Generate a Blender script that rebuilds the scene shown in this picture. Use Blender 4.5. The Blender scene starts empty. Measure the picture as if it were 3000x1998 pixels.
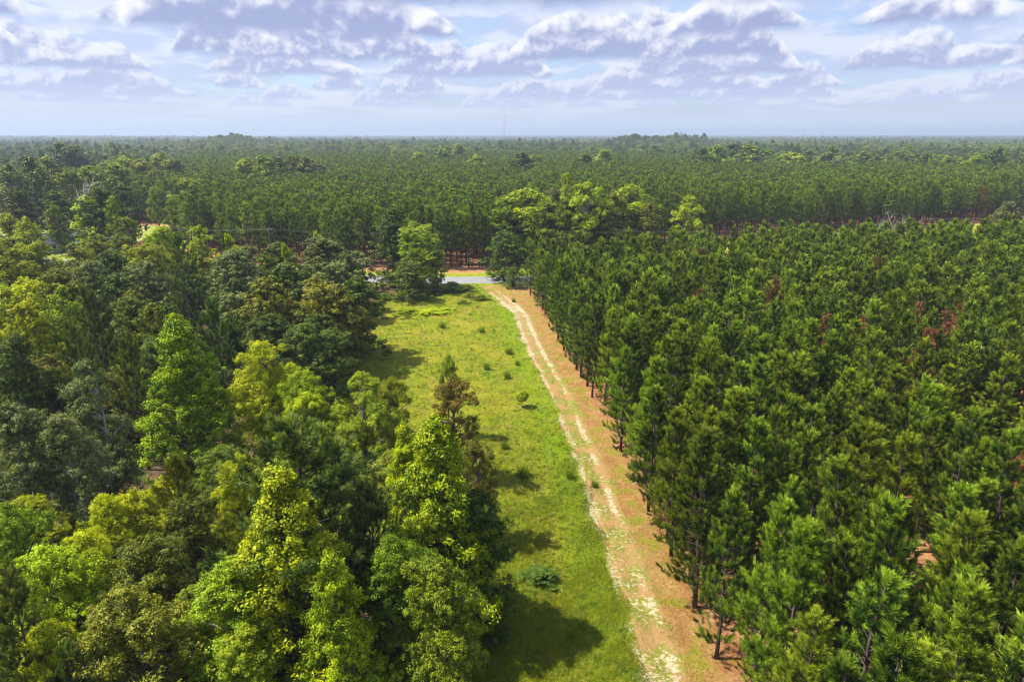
import bpy, math, random
import numpy as np
random.seed(7)
RNG = np.random.default_rng(7)
C = bpy.context.scene.collection
PI = math.pi
PITCH = math.radians(16.83); SP, CP = math.sin(PITCH), math.cos(PITCH)
CAMZ = 32.0

def W(X, Y, z=0.0):
    """world x, y of the point seen at (X, Y) of the 2354 px wide picture, z metres above the ground"""
    a = (X-1177.5)/1570; b = (Y-784.3)/1570
    t = (z-CAMZ)/(-SP-b*CP)
    return a*t, (CP-b*SP)*t

def interp(v, xs, ys): return np.interp(v, xs, ys)
TY, TX = [-60, 0, 34, 60, 83, 102, 124, 136, 146, 150], [13, 10.5, 9.2, 7.9, 6.1, 3.5, 1.4, -1.9, -5.5, -7]
EY, EX = [-60, 20, 36, 70, 83, 116, 130, 147, 152], [17, 14.4, 13.2, 11.6, 10.0, 7.0, 5.4, 3.0, 3.0]
LY, LX = [-60, 20, 34, 52, 64, 75, 85, 107, 131, 147, 152], [-3, -3, -2.2, -3, -8, -16, -24, -27.5, -27, -21, -20]
RX, RY = [-600, -260, -150, -59, -18, -2, 30, 70, 127, 250, 500, 1500], [285, 225, 186, 160, 152.3, 154.6, 160, 170, 188, 235, 340, 800]
FX, FY = [-700, -300, -160, -112, -100, -60, -10, 30, 70, 127, 250, 500, 1500], [420, 330, 262, 252, 200, 172, 166.5, 186, 224, 236, 300, 430, 900]
BX, BY = [-10, 5, 28, 50, 80, 117, 200, 270, 400], [150, 141, 144, 154, 162, 167, 190, 212, 262]
def xt(y): return interp(y, TY, TX)
def xe(y): return interp(y, EY, EX)
def xl(y): return interp(y, LY, LX)
def yr(x): return interp(x, RX, RY)
def yf(x): return interp(x, FX, FY)

# ------------------------------------------------------------------ object helpers
def link(o, parent=None):
    C.objects.link(o)
    if parent is not None: o.parent = parent
    return o
def props(o, label=None, cat=None, group=None, kind=None):
    if label: o['label'] = label
    if cat: o['category'] = cat
    if group: o['group'] = group
    if kind: o['kind'] = kind
    return o
def empty(name, loc, rz=0.0, sc=(1, 1, 1)):
    o = bpy.data.objects.new(name, None); o.empty_display_size = .5
    o.location = loc; o.rotation_euler = (0, 0, rz); o.scale = sc
    return link(o)
def mesh_np(name, verts, faces, mat, attrs=None, smooth=False):
    """faces: list of (M,k) index arrays"""
    verts = np.asarray(verts, dtype=np.float32)
    me = bpy.data.meshes.new(name)
    me.vertices.add(len(verts)); me.vertices.foreach_set('co', verts.ravel())
    fl = [np.asarray(f, dtype=np.int32) for f in faces if len(f)]
    loops = np.concatenate([f.ravel() for f in fl]); tot = np.concatenate([np.full(len(f), f.shape[1], np.int32) for f in fl])
    me.loops.add(len(loops)); me.loops.foreach_set('vertex_index', loops)
    me.polygons.add(len(tot)); st = np.concatenate([[0], np.cumsum(tot)[:-1]]).astype(np.int32)
    me.polygons.foreach_set('loop_start', st)
    if smooth: me.polygons.foreach_set('use_smooth', np.ones(len(tot), bool))
    if attrs:
        for k, (dom, v) in attrs.items():
            a = me.attributes.new(k, 'FLOAT', dom); a.data.foreach_set('value', np.asarray(v, dtype=np.float32))
    me.update(calc_edges=True)
    if mat: me.materials.append(mat)
    return me
def mobj(name, me, parent=None): return link(bpy.data.objects.new(name, me), parent)
def unit(v): return v/np.maximum(np.linalg.norm(v, axis=-1, keepdims=True), 1e-9)

class Geo:
    """collects tubes, boxes and quads for one mesh"""
    def __init__(s): s.v = []; s.q = []; s.t = []; s.n = 0
    def tube(s, pts, rad, k=6, cap=True):
        pts = np.asarray(pts, float); rad = np.asarray(rad, float)*np.ones(len(pts))
        d = unit(np.gradient(pts, axis=0)); up = np.array([0, 0, 1.0]) if abs(d[0][2]) < .9 else np.array([1.0, 0, 0])
        a = unit(np.cross(d, up)); b = np.cross(d, a)
        th = np.arange(k)/k*2*PI
        ring = pts[:, None]+rad[:, None, None]*(np.cos(th)[None, :, None]*a[:, None]+np.sin(th)[None, :, None]*b[:, None])
        base = s.n; s.v.append(ring.reshape(-1, 3)); s.n += len(pts)*k
        i = np.arange(len(pts)-1)[:, None]*k; j = np.arange(k)[None]; j2 = (j+1) % k
        s.q.append((base+np.stack([i+j, i+j2, i+k+j2, i+k+j], -1)).reshape(-1, 4))
        if cap:
            s.v.append(pts[-1:]+d[-1:]*rad[-1]*.4); e = base+(len(pts)-1)*k
            s.t.append(np.array([[e+m, e+(m+1) % k, s.n] for m in range(k)])); s.n += 1
            s.v.append(pts[:1]); s.t.append(np.array([[base+(m+1) % k, base+m, s.n] for m in range(k)])); s.n += 1
    def box(s, c, h, rz=0.0):
        x, y, z = h; co, si = math.cos(rz), math.sin(rz)
        p = np.array([[i*x, j*y, k*z] for k in (-1, 1) for i, j in ((-1, -1), (1, -1), (1, 1), (-1, 1))])
        p = np.stack([p[:, 0]*co-p[:, 1]*si, p[:, 0]*si+p[:, 1]*co, p[:, 2]], 1)+np.array(c)
        s.v.append(p); s.q.append(s.n+np.array([[3, 2, 1, 0], [4, 5, 6, 7], [0, 1, 5, 4], [1, 2, 6, 5], [2, 3, 7, 6], [3, 0, 4, 7]])); s.n += 8
    def poly(s, verts, quads=(), tris=()):
        s.v.append(np.array(verts, float))
        if len(quads): s.q.append(s.n+np.array(quads))
        if len(tris): s.t.append(s.n+np.array(tris))
        s.n += len(verts)
    def mesh(s, name, mat, smooth=True):
        f = []
        if s.q: f.append(np.concatenate(s.q))
        if s.t: f.append(np.concatenate(s.t))
        return mesh_np(name, np.concatenate(s.v), f, mat, smooth=smooth)

# ------------------------------------------------------------------ materials
class NT:
    def __init__(s, nt): s.nt = nt; nt.nodes.clear()
    def n(s, typ, **kw):
        nd = s.nt.nodes.new(typ)
        for k, v in kw.items():
            if k.startswith('i_'):
                key = k[2:]; key = int(key) if key.isdigit() else key.replace('_', ' ')
                s.put(nd.inputs[key], v)
            else: setattr(nd, k, v)
        return nd
    def put(s, sock, v):
        if isinstance(v, bpy.types.NodeSocket): s.nt.links.new(v, sock)
        elif isinstance(v, (tuple, list)) and len(v) == 3 and sock.type == 'RGBA': sock.default_value = (*v, 1)
        else: sock.default_value = v
    def m(s, op, a, b=0.0, c=0.0, clamp=False):
        nd = s.nt.nodes.new('ShaderNodeMath'); nd.operation = op; nd.use_clamp = clamp
        s.put(nd.inputs[0], a); s.put(nd.inputs[1], b); s.put(nd.inputs[2], c); return nd.outputs[0]
    def sm(s, v, lo, hi):
        nd = s.nt.nodes.new('ShaderNodeMapRange'); nd.interpolation_type = 'SMOOTHSTEP'
        s.put(nd.inputs['Value'], v); nd.inputs['From Min'].default_value = lo; nd.inputs['From Max'].default_value = hi
        return nd.outputs[0]
    def lin(s, v, lo, hi, a, b):
        nd = s.nt.nodes.new('ShaderNodeMapRange'); s.put(nd.inputs['Value'], v)
        for k, x in zip(('From Min', 'From Max', 'To Min', 'To Max'), (lo, hi, a, b)): nd.inputs[k].default_value = x
        return nd.outputs[0]
    def mix(s, f, a, b, mode='MIX'):
        nd = s.nt.nodes.new('ShaderNodeMix'); nd.data_type = 'RGBA'; nd.blend_type = mode
        s.put(nd.inputs[0], f); s.put(nd.inputs[6], a); s.put(nd.inputs[7], b); return nd.outputs[2]
    def noise(s, vec, scale, detail=3.0, rough=.55, dist=0.0):
        nd = s.nt.nodes.new('ShaderNodeTexNoise'); s.put(nd.inputs['Vector'], vec)
        nd.inputs['Scale'].default_value = scale; nd.inputs['Detail'].default_value = detail
        nd.inputs['Roughness'].default_value = rough; nd.inputs['Distortion'].default_value = dist
        return nd.outputs[0]
    def attr(s, name): return s.n('ShaderNodeAttribute', attribute_name=name).outputs['Fac']

def new_mat(name):
    m = bpy.data.materials.new(name); m.use_nodes = True; return m, NT(m.node_tree)

def leaf_mat(name, a, b, trans=.35, tcol=None, hue=.018, val=.22, dead=None, rough=.5):
    m, t = new_mat(name)
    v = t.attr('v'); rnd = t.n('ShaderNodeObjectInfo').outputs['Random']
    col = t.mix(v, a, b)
    if dead:
        col = t.mix(t.m('GREATER_THAN', rnd, dead[1]), col, t.mix(v, dead[0], tuple(x*1.8 for x in dead[0])))
    r2 = t.m('FRACT', t.m('MULTIPLY', rnd, 17.31))
    hs = t.n('ShaderNodeHueSaturation', i_Hue=t.lin(rnd, 0, 1, .5-hue, .5+hue), i_Saturation=1.0,
             i_Value=t.lin(r2, 0, 1, 1-val, 1+val), i_Color=col).outputs[0]
    pr = t.n('ShaderNodeBsdfPrincipled', i_Base_Color=hs, i_Roughness=rough)
    pr.inputs['Specular IOR Level'].default_value = .18
    tc = t.mix(1.0, hs, tcol or (1.25, 1.2, .55), 'MULTIPLY')
    tr = t.n('ShaderNodeBsdfTranslucent', i_Color=tc)
    mx = t.n('ShaderNodeMixShader', i_0=trans, i_1=pr.outputs[0], i_2=tr.outputs[0])
    t.n('ShaderNodeOutputMaterial', i_Surface=mx.outputs[0])
    return m

def bark_mat(name, a, b, scale=8.0):
    m, t = new_mat(name)
    co = t.n('ShaderNodeTexCoord').outputs['Object']
    mp = t.n('ShaderNodeMapping', i_Vector=co); mp.inputs['Scale'].default_value = (1, 1, .25)
    n1 = t.noise(mp.outputs[0], scale, 5, .65)
    col = t.mix(t.sm(n1, .35, .65), a, b)
    bp = t.n('ShaderNodeBump', i_Strength=.6, i_Distance=.03, i_Height=n1)
    pr = t.n('ShaderNodeBsdfPrincipled', i_Base_Color=col, i_Roughness=.9, i_Normal=bp.outputs[0])
    t.n('ShaderNodeOutputMaterial', i_Surface=pr.outputs[0])
    return m
def plain_mat(name, a, b, scale=6.0, rough=.7, metal=0.0):
    m, t = new_mat(name)
    co = t.n('ShaderNodeTexCoord').outputs['Object']
    col = t.mix(t.sm(t.noise(co, scale, 5, .6), .35, .65), a, b)
    pr = t.n('ShaderNodeBsdfPrincipled', i_Base_Color=col, i_Roughness=rough, i_Metallic=metal)
    t.n('ShaderNodeOutputMaterial', i_Surface=pr.outputs[0])
    return m

M = {}
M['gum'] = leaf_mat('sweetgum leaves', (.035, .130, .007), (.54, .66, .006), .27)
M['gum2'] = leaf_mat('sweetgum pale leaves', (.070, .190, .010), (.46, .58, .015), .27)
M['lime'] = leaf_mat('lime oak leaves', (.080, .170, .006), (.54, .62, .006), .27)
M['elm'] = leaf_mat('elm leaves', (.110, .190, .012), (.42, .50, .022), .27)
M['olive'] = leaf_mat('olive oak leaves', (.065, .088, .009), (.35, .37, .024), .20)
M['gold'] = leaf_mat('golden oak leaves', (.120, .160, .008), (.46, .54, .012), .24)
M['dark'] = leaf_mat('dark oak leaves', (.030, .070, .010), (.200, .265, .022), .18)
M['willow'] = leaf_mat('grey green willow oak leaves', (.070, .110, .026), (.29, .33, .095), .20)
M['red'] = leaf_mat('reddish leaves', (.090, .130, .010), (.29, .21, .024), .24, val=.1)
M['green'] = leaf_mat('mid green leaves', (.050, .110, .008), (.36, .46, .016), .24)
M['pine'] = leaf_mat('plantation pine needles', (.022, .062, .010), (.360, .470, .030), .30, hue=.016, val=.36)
M['pinefar'] = leaf_mat('distant pine needles', (.024, .066, .010), (.330, .440, .030), .30, val=.34, dead=((.17, .10, .035), .991), hue=.012)
M['bigpine'] = leaf_mat('big pine needles', (.036, .078, .014), (.260, .350, .055), .22)
M['cedar'] = leaf_mat('cedar sprays', (.090, .130, .010), (.26, .27, .012), .3)
M['rust'] = leaf_mat('dead needles', (.20, .065, .022), (.38, .16, .07), .2)
M['dry'] = leaf_mat('dry leaves', (.15, .07, .03), (.30, .17, .08), .2)
M['grass'] = leaf_mat('grass blades', (.080, .165, .006), (.40, .39, .016), .35, hue=0, val=0)
M['weeds'] = leaf_mat('dry weeds', (.24, .14, .03), (.42, .36, .04), .3, hue=0, val=0)
M['tuft'] = leaf_mat('dark grass tufts', (.060, .130, .008), (.22, .33, .014), .3, val=.1)
M['bark'] = bark_mat('oak bark', (.050, .040, .032), (.17, .14, .11))
M['pinebark'] = bark_mat('pine bark', (.030, .022, .020), (.15, .10, .085))
M['greybark'] = bark_mat('bleached bark', (.28, .24, .21), (.50, .45, .41))
M['palebark'] = bark_mat('pale bark', (.22, .19, .16), (.46, .42, .37))
M['redwood'] = bark_mat('split wood', (.30, .10, .05), (.55, .28, .15))

# ------------------------------------------------------------------ ground material (shared by all earth sheets)
def ground_mat():
    m, t = new_mat('earth grass straw and sand')
    geo = t.n('ShaderNodeNewGeometry'); P = geo.outputs['Position']
    dt, de, dl, dr, df = (t.attr(k) for k in ('dt', 'de', 'dl', 'dr', 'df'))
    far = t.attr('far')
    n_f = t.noise(P, 3.2, 5, .7); n_m = t.noise(P, .75, 4, .6); n_l = t.noise(P, .16, 3, .55); n_x = t.noise(P, .035, 3, .5)
    n_v = t.noise(P, 9.0, 3, .7)
    n2 = t.noise(t.n('ShaderNodeMapping', i_Vector=P, i_Location=(31.7, 9.3, 4)).outputs[0], .5, 4, .6)
    # grass
    g = t.mix(t.sm(n_m, .35, .65), (.110, .175, .006), (.26, .29, .012))
    g = t.mix(t.sm(n_l, .40, .66), g, (.29, .27, .022))
    g = t.mix(t.m('MULTIPLY', t.sm(n2, .53, .66), .7), g, (.22, .16, .045))
    g = t.mix(t.sm(n_f, .50, .68), g, (.045, .085, .006))
    g = t.mix(t.m('MULTIPLY', t.sm(n_v, .56, .68), .6), g, (.20, .13, .05))
    g = t.mix(t.m('MULTIPLY', t.m('MULTIPLY', t.sm(t.m('ADD', dt, t.m('MULTIPLY', n_l, 1.6)), -4.2, -2.6), t.m('SUBTRACT', 1.0, t.sm(dt, -1.2, -.6))), .5), g, (.150, .270, .005))
    # straw
    s = t.mix(t.sm(n_m, .35, .7), (.34, .14, .065), (.50, .27, .15))
    s = t.mix(t.sm(n_f, .45, .75), s, (.15, .065, .035))
    s = t.mix(t.m('MULTIPLY', t.sm(n2, .50, .66), .5), s, (.34, .23, .035))
    # dry verge between track and pines
    d = t.mix(t.sm(n_m, .38, .64), (.36, .18, .07), (.43, .28, .10))
    d = t.mix(t.sm(n2, .47, .62), d, (.25, .26, .025))
    d = t.mix(t.m('MULTIPLY', t.sm(n_v, .5, .62), .7), d, (.15, .10, .035))
    d = t.mix(t.sm(n_f, .5, .72), d, (.20, .10, .035))
    # sand
    sa = t.mix(t.sm(n_f, .35, .7), (.54, .41, .29), (.68, .56, .43))
    # track middle
    wob = t.m('ADD', t.m('MULTIPLY', t.m('SUBTRACT', n_l, .5), 2.2), t.m('MULTIPLY', t.m('SUBTRACT', n_m, .5), 1.4))
    dtw = t.m('ADD', dt, wob)
    ad = t.m('ABSOLUTE', dt)
    rut = t.m('SUBTRACT', 1.0, t.m('DIVIDE', t.m('ABSOLUTE', t.m('SUBTRACT', t.m('ABSOLUTE', t.m('ADD', dt, t.m('MULTIPLY', t.m('SUBTRACT', n_l, .5), .8))), .95)), .5))
    sandv = t.m('ADD', t.m('MULTIPLY', t.m('MAXIMUM', rut, 0.0), t.lin(n_l, .38, .62, .01, .17)), t.m('ADD', t.m('MULTIPLY', n_f, .65), t.m('ADD', t.m('MULTIPLY', n2, .40), t.m('MULTIPLY', n_l, .09))))
    sandv = t.m('ADD', sandv, t.attr('sb'))
    sandm = t.m('MULTIPLY', t.m('MULTIPLY', t.sm(sandv, .618, .70), t.lin(n_v, .35, .65, .45, 1.0)), t.m('SUBTRACT', 1.0, t.sm(t.m('ABSOLUTE', dtw), 1.25, 1.9)))
    trk = t.mix(t.sm(n2, .42, .58), (.36, .22, .09), (.21, .22, .030))
    col = g
    # right of the track: dry verge, then straw under the pines
    col = t.mix(t.sm(dtw, -1.5, -.7), col, trk)
    col = t.mix(t.sm(dtw, 1.2, 2.0), col, d)
    dew = t.m('ADD', de, t.m('MULTIPLY', wob, .7))
    col = t.mix(t.sm(dew, -1.2, .6), col, s)
    col = t.mix(sandm, col, sa)
    # woods floor on the left
    fl = t.mix(t.sm(n_m, .4, .65), (.075, .050, .030), (.16, .10, .055))
    fl = t.mix(t.sm(n2, .5, .65), fl, (.05, .08, .012))
    dlw = t.m('ADD', dl, wob)
    col = t.mix(t.m('SUBTRACT', 1.0, t.sm(dlw, -1.5, .5)), col, fl)
    # road side
    drw = t.m('ADD', dr, t.m('MULTIPLY', wob, .6))
    sh = t.mix(t.sm(n_m, .4, .62), (.17, .24, .012), (.29, .30, .03))
    col = t.mix(t.sm(drw, -7.5, -5.5), col, sh)
    col = t.mix(t.sm(t.m('ADD', df, t.m('MULTIPLY', wob, .5)), -7.0, -4.0), col, t.mix(.5, d, (.40, .30, .06)))
    col = t.mix(t.sm(t.m('ADD', df, t.m('MULTIPLY', wob, .8)), -4.0, -2.5), col, s)
    col = t.mix(far, col, t.mix(t.sm(n_x, .4, .6), (.020, .045, .012), (.045, .07, .02)))
    bp = t.n('ShaderNodeBump', i_Strength=.9, i_Distance=.12, i_Height=t.m('ADD', n_f, t.m('MULTIPLY', n_v, .5)))
    pr = t.n('ShaderNodeBsdfPrincipled', i_Base_Color=col, i_Roughness=.95, i_Normal=bp.outputs[0])
    pr.inputs['Specular IOR Level'].default_value = .1
    t.n('ShaderNodeOutputMaterial', i_Surface=pr.outputs[0])
    return m
M['ground'] = ground_mat()

def gz(x, y):
    """gentle relief: flat near the lane, low swells far away"""
    d = np.hypot(x, y); k = np.clip((d-700)/1500, 0, 1)
    z = k*(3.0*np.sin(x*.0011+1.3)*np.cos(y*.0007)+2.0*np.sin(x*.0023+y*.0017))
    for cx, cy, r, h in ((-530, 1330, 48, 19), (225, 1330, 45, 18), (300, 1340, 50, 16), (360, 1400, 45, 13)):
        z = z+h*np.exp(-((x-cx)**2+(y-cy)**2*.5)/r**2)
    return z
SBY, SBV = [30, 45, 52, 60, 90, 100, 118, 128, 136, 145], [.035, .035, .02, .0, -.02, .02, .05, .09, .03, -.08]
def ground_attrs(x, y):
    return {'sb': ('POINT', interp(y, SBY, SBV)), 'dt': ('POINT', x-xt(y)), 'de': ('POINT', x-xe(y)), 'dl': ('POINT', x-xl(y)),
            'dr': ('POINT', y-yr(x)), 'df': ('POINT', y-yf(x)), 'far': ('POINT', np.clip((np.hypot(x, y)-600)/300, 0, 1))}
def sheet(name, xs, ys, dz=0.0, mat=None):
    X, Y = np.meshgrid(xs, ys); x, y = X.ravel(), Y.ravel()
    z = gz(x, y)+dz
    nx = len(xs); i = (np.arange(len(ys)-1)[:, None]*nx+np.arange(nx-1)[None]).ravel()
    me = mesh_np(name, np.stack([x, y, z], 1), [np.stack([i, i+1, i+1+nx, i+nx], 1)], mat or M['ground'], ground_attrs(x, y))
    return mobj(name, me)
far_s = np.array([260, 320, 400, 500, 620, 760, 900, 1050, 1200, 1350, 1500, 1700, 2000, 2400, 3000, 4000, 6000, 9000, 14000.])
xs = np.concatenate([-far_s[::-1], np.arange(-240, -30, 6), np.arange(-30, 30, 1.5), np.arange(30, 245, 6), far_s])
ys = np.concatenate([[-6000, -2000, -600, -200, -60], np.arange(-20, 200, 1.5), np.arange(200, 260, 6), far_s])
props(sheet('ground', xs, ys), kind='structure')

# sandy track: a strip that follows the ruts
def strip(name, cpts, half, dz, mat, n_across=7, kind='structure'):
    c = np.asarray(cpts, float); d = unit(np.gradient(c, axis=0)); nrm = np.stack([d[:, 1], -d[:, 0]], 1)
    w = np.linspace(-1, 1, n_across); hw = np.asarray(half)*np.ones(len(c))
    p = c[:, None]+nrm[:, None]*w[None, :, None]*hw[:, None, None]
    x, y = p[..., 0].ravel(), p[..., 1].ravel(); k = n_across
    i = (np.arange(len(c)-1)[:, None]*k+np.arange(k-1)[None]).ravel()
    me = mesh_np(name, np.stack([x, y, gz(x, y)+dz], 1), [np.stack([i, i+1, i+1+k, i+k], 1)], mat, ground_attrs(x, y))
    o = mobj(name, me); props(o, kind=kind); return o
ty = np.arange(-20, 148, 1.0)
strip('path', np.stack([xt(ty), ty], 1), 2.3+.35*np.sin(ty*.9)+.25*np.sin(ty*2.3+1), .004, M['ground'], 9)

# asphalt road with painted centre line
def asphalt():
    m, t = new_mat('worn asphalt')
    P = t.n('ShaderNodeNewGeometry').outputs['Position']
    n1 = t.noise(P, 12, 4, .7); n2 = t.noise(P, .4, 4, .6)
    col = t.mix(t.sm(n1, .3, .7), (.20, .205, .225), (.27, .28, .31))
    col = t.mix(t.m('MULTIPLY', t.sm(n2, .4, .7), .4), col, (.31, .32, .35))
    pr = t.n('ShaderNodeBsdfPrincipled', i_Base_Color=col, i_Roughness=.75)
    t.n('ShaderNodeOutputMaterial', i_Surface=pr.outputs[0]); return m
rx = np.concatenate([np.arange(-560, -60, 12.), np.arange(-60, 60, 3.), np.arange(60, 600, 12.)])
def smooth_r(x):
    return np.mean([yr(x+o) for o in (-14, -7, 0, 7, 14)], axis=0)
rp = np.stack([rx, smooth_r(rx)], 1)
strip('road', rp, 3.7, .02, asphalt(), 5)
M['paint'] = plain_mat('worn yellow road paint', (.42, .33, .12), (.50, .42, .22), 3)
M['wpaint'] = plain_mat('worn white road paint', (.45, .45, .45), (.62, .62, .62), 3)
def offset(c, o):
    d = unit(np.gradient(c, axis=0)); return c+np.stack([d[:, 1], -d[:, 0]], 1)*o
strip('road_centre_line', rp, .07, .026, M['paint'], 2)
strip('road_edge_line', offset(rp, 3.35), .06, .026, M['wpaint'], 2)
strip('road_edge_line', offset(rp, -3.35), .06, .026, M['wpaint'], 2)

# mown field by the house across the road
def field():
    m, t = new_mat('mown field')
    P = t.n('ShaderNodeNewGeometry').outputs['Position']
    col = t.mix(t.sm(t.noise(P, .12, 4, .6), .4, .62), (.17, .24, .02), (.30, .32, .05))
    col = t.mix(t.sm(t.noise(P, 1.5, 4, .7), .5, .7), col, (.12, .17, .02))
    pr = t.n('ShaderNodeBsdfPrincipled', i_Base_Color=col, i_Roughness=.95)
    t.n('ShaderNodeOutputMaterial', i_Surface=pr.outputs[0]); return m
outline = [(-235, 232), (-190, 206), (-140, 190), (-104, 181), (-96, 196), (-102, 226), (-108, 246), (-135, 252), (-165, 258), (-215, 268)]
me = bpy.data.meshes.new('field'); me.from_pydata([(x, y, .008) for x, y in outline], [], [tuple(range(len(outline)))]); me.materials.append(field())
props(mobj('field', me), kind='structure')

# ------------------------------------------------------------------ broadleaf tree meshes
def leaf_quads(pos, nrm, size, rng, asp=.62):
    n = len(pos); r = unit(rng.normal(size=(n, 3))); a = unit(np.cross(nrm, r)); b = np.cross(nrm, a)
    s = size*rng.uniform(.7, 1.3, n)[:, None]
    fold = nrm*s*.12
    v = np.stack([pos-a*s*.5, pos+b*s*asp*.5+fold, pos+a*s*.5, pos-b*s*asp*.5+fold], 1).reshape(-1, 3)
    return v, np.arange(n*4).reshape(n, 4)

STYLE = {  # profile, base height share, clumps, clump radius share, mat, tip share, leaf size factor
    'gum': dict(prof=lambda u: np.minimum(1, u*6+.6)*(1-u)**.72, tb=.05, clumps=190, cr=.155, bark='bark', tip=.50, even=1),
    'gum2': dict(prof=lambda u: np.minimum(1, u*3+.35)*(1-u)**.5, tb=.08, clumps=120, cr=.18, bark='palebark', tip=.55, even=1),
    'lime': dict(prof=lambda u: np.sqrt(np.clip(1-(1.5*u-.5)**2, 0, 1)), tb=.15, clumps=75, cr=.24, bark='bark', tip=.62),
    'limewide': dict(prof=lambda u: np.sqrt(np.clip(1-(1.5*u-.5)**2, 0, 1)), tb=.10, clumps=100, cr=.26, bark='bark', tip=.45, mat='gum2'),
    'elm': dict(prof=lambda u: np.sqrt(np.clip(1-(1.6*u-.6)**2, 0, 1)), tb=.28, clumps=60, cr=.22, bark='bark', tip=.55),
    'olive': dict(prof=lambda u: np.sqrt(np.clip(1-(1.5*u-.5)**2, 0, 1)), tb=.10, clumps=90, cr=.22, bark='bark', tip=.42),
    'gold': dict(prof=lambda u: np.sqrt(np.clip(1-(1.5*u-.5)**2, 0, 1)), tb=.12, clumps=80, cr=.22, bark='bark', tip=.55),
    'dark': dict(prof=lambda u: np.sqrt(np.clip(1-(1.4*u-.4)**2, 0, 1)), tb=.05, clumps=95, cr=.22, bark='bark', tip=.35),
    'willow': dict(prof=lambda u: np.sqrt(np.clip(1-(1.5*u-.5)**2, 0, 1)), tb=.08, clumps=85, cr=.24, bark='palebark', tip=.5),
    'sparse': dict(prof=lambda u: np.minimum(1, u*2+.5)*(1-u)**.5, tb=.10, clumps=75, cr=.20, bark='palebark', tip=.45, mat='willow', dens=.62),
    'red': dict(prof=lambda u: np.sqrt(np.clip(1-(1.7*u-.7)**2, 0, 1)), tb=.15, clumps=70, cr=.20, bark='bark', tip=.45, dens=.6),
    'green': dict(prof=lambda u: np.sqrt(np.clip(1-(1.5*u-.5)**2, 0, 1)), tb=.10, clumps=80, cr=.23, bark='bark', tip=.45),
    'column': dict(prof=lambda u: np.sqrt(np.clip(1-(1.25*u-.25)**2, 0, 1))*(1-.3*u), tb=.02, clumps=110, cr=.34, bark='bark', tip=.35, mat='dark'),
    'openpale': dict(prof=lambda u: np.sqrt(np.clip(1-(1.7*u-.7)**2, 0, 1)), tb=.25, clumps=56, cr=.22, bark='palebark', tip=.85, mat='elm', dens=.95),
    'bush': dict(prof=lambda u: np.sqrt(np.clip(1-u**2, 0, 1)), tb=.02, clumps=40, cr=.3, bark='bark', tip=.45, mat='green'),
    'darkbush': dict(prof=lambda u: np.sqrt(np.clip(1-u**2, 0, 1)), tb=.02, clumps=40, cr=.3, bark='bark', tip=.3, mat='dark'),
    'limebush': dict(prof=lambda u: np.sqrt(np.clip(1-u**2, 0, 1)), tb=.02, clumps=40, cr=.3, bark='bark', tip=.55, mat='lime'),
}
LODN = {0: (72000, .135, 7, 1.0), 1: (34000, .200, 5, .9), 2: (6500, .50, 4, .7)}
H0, R0 = 12.0, 4.5
_proto = {}
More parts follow.
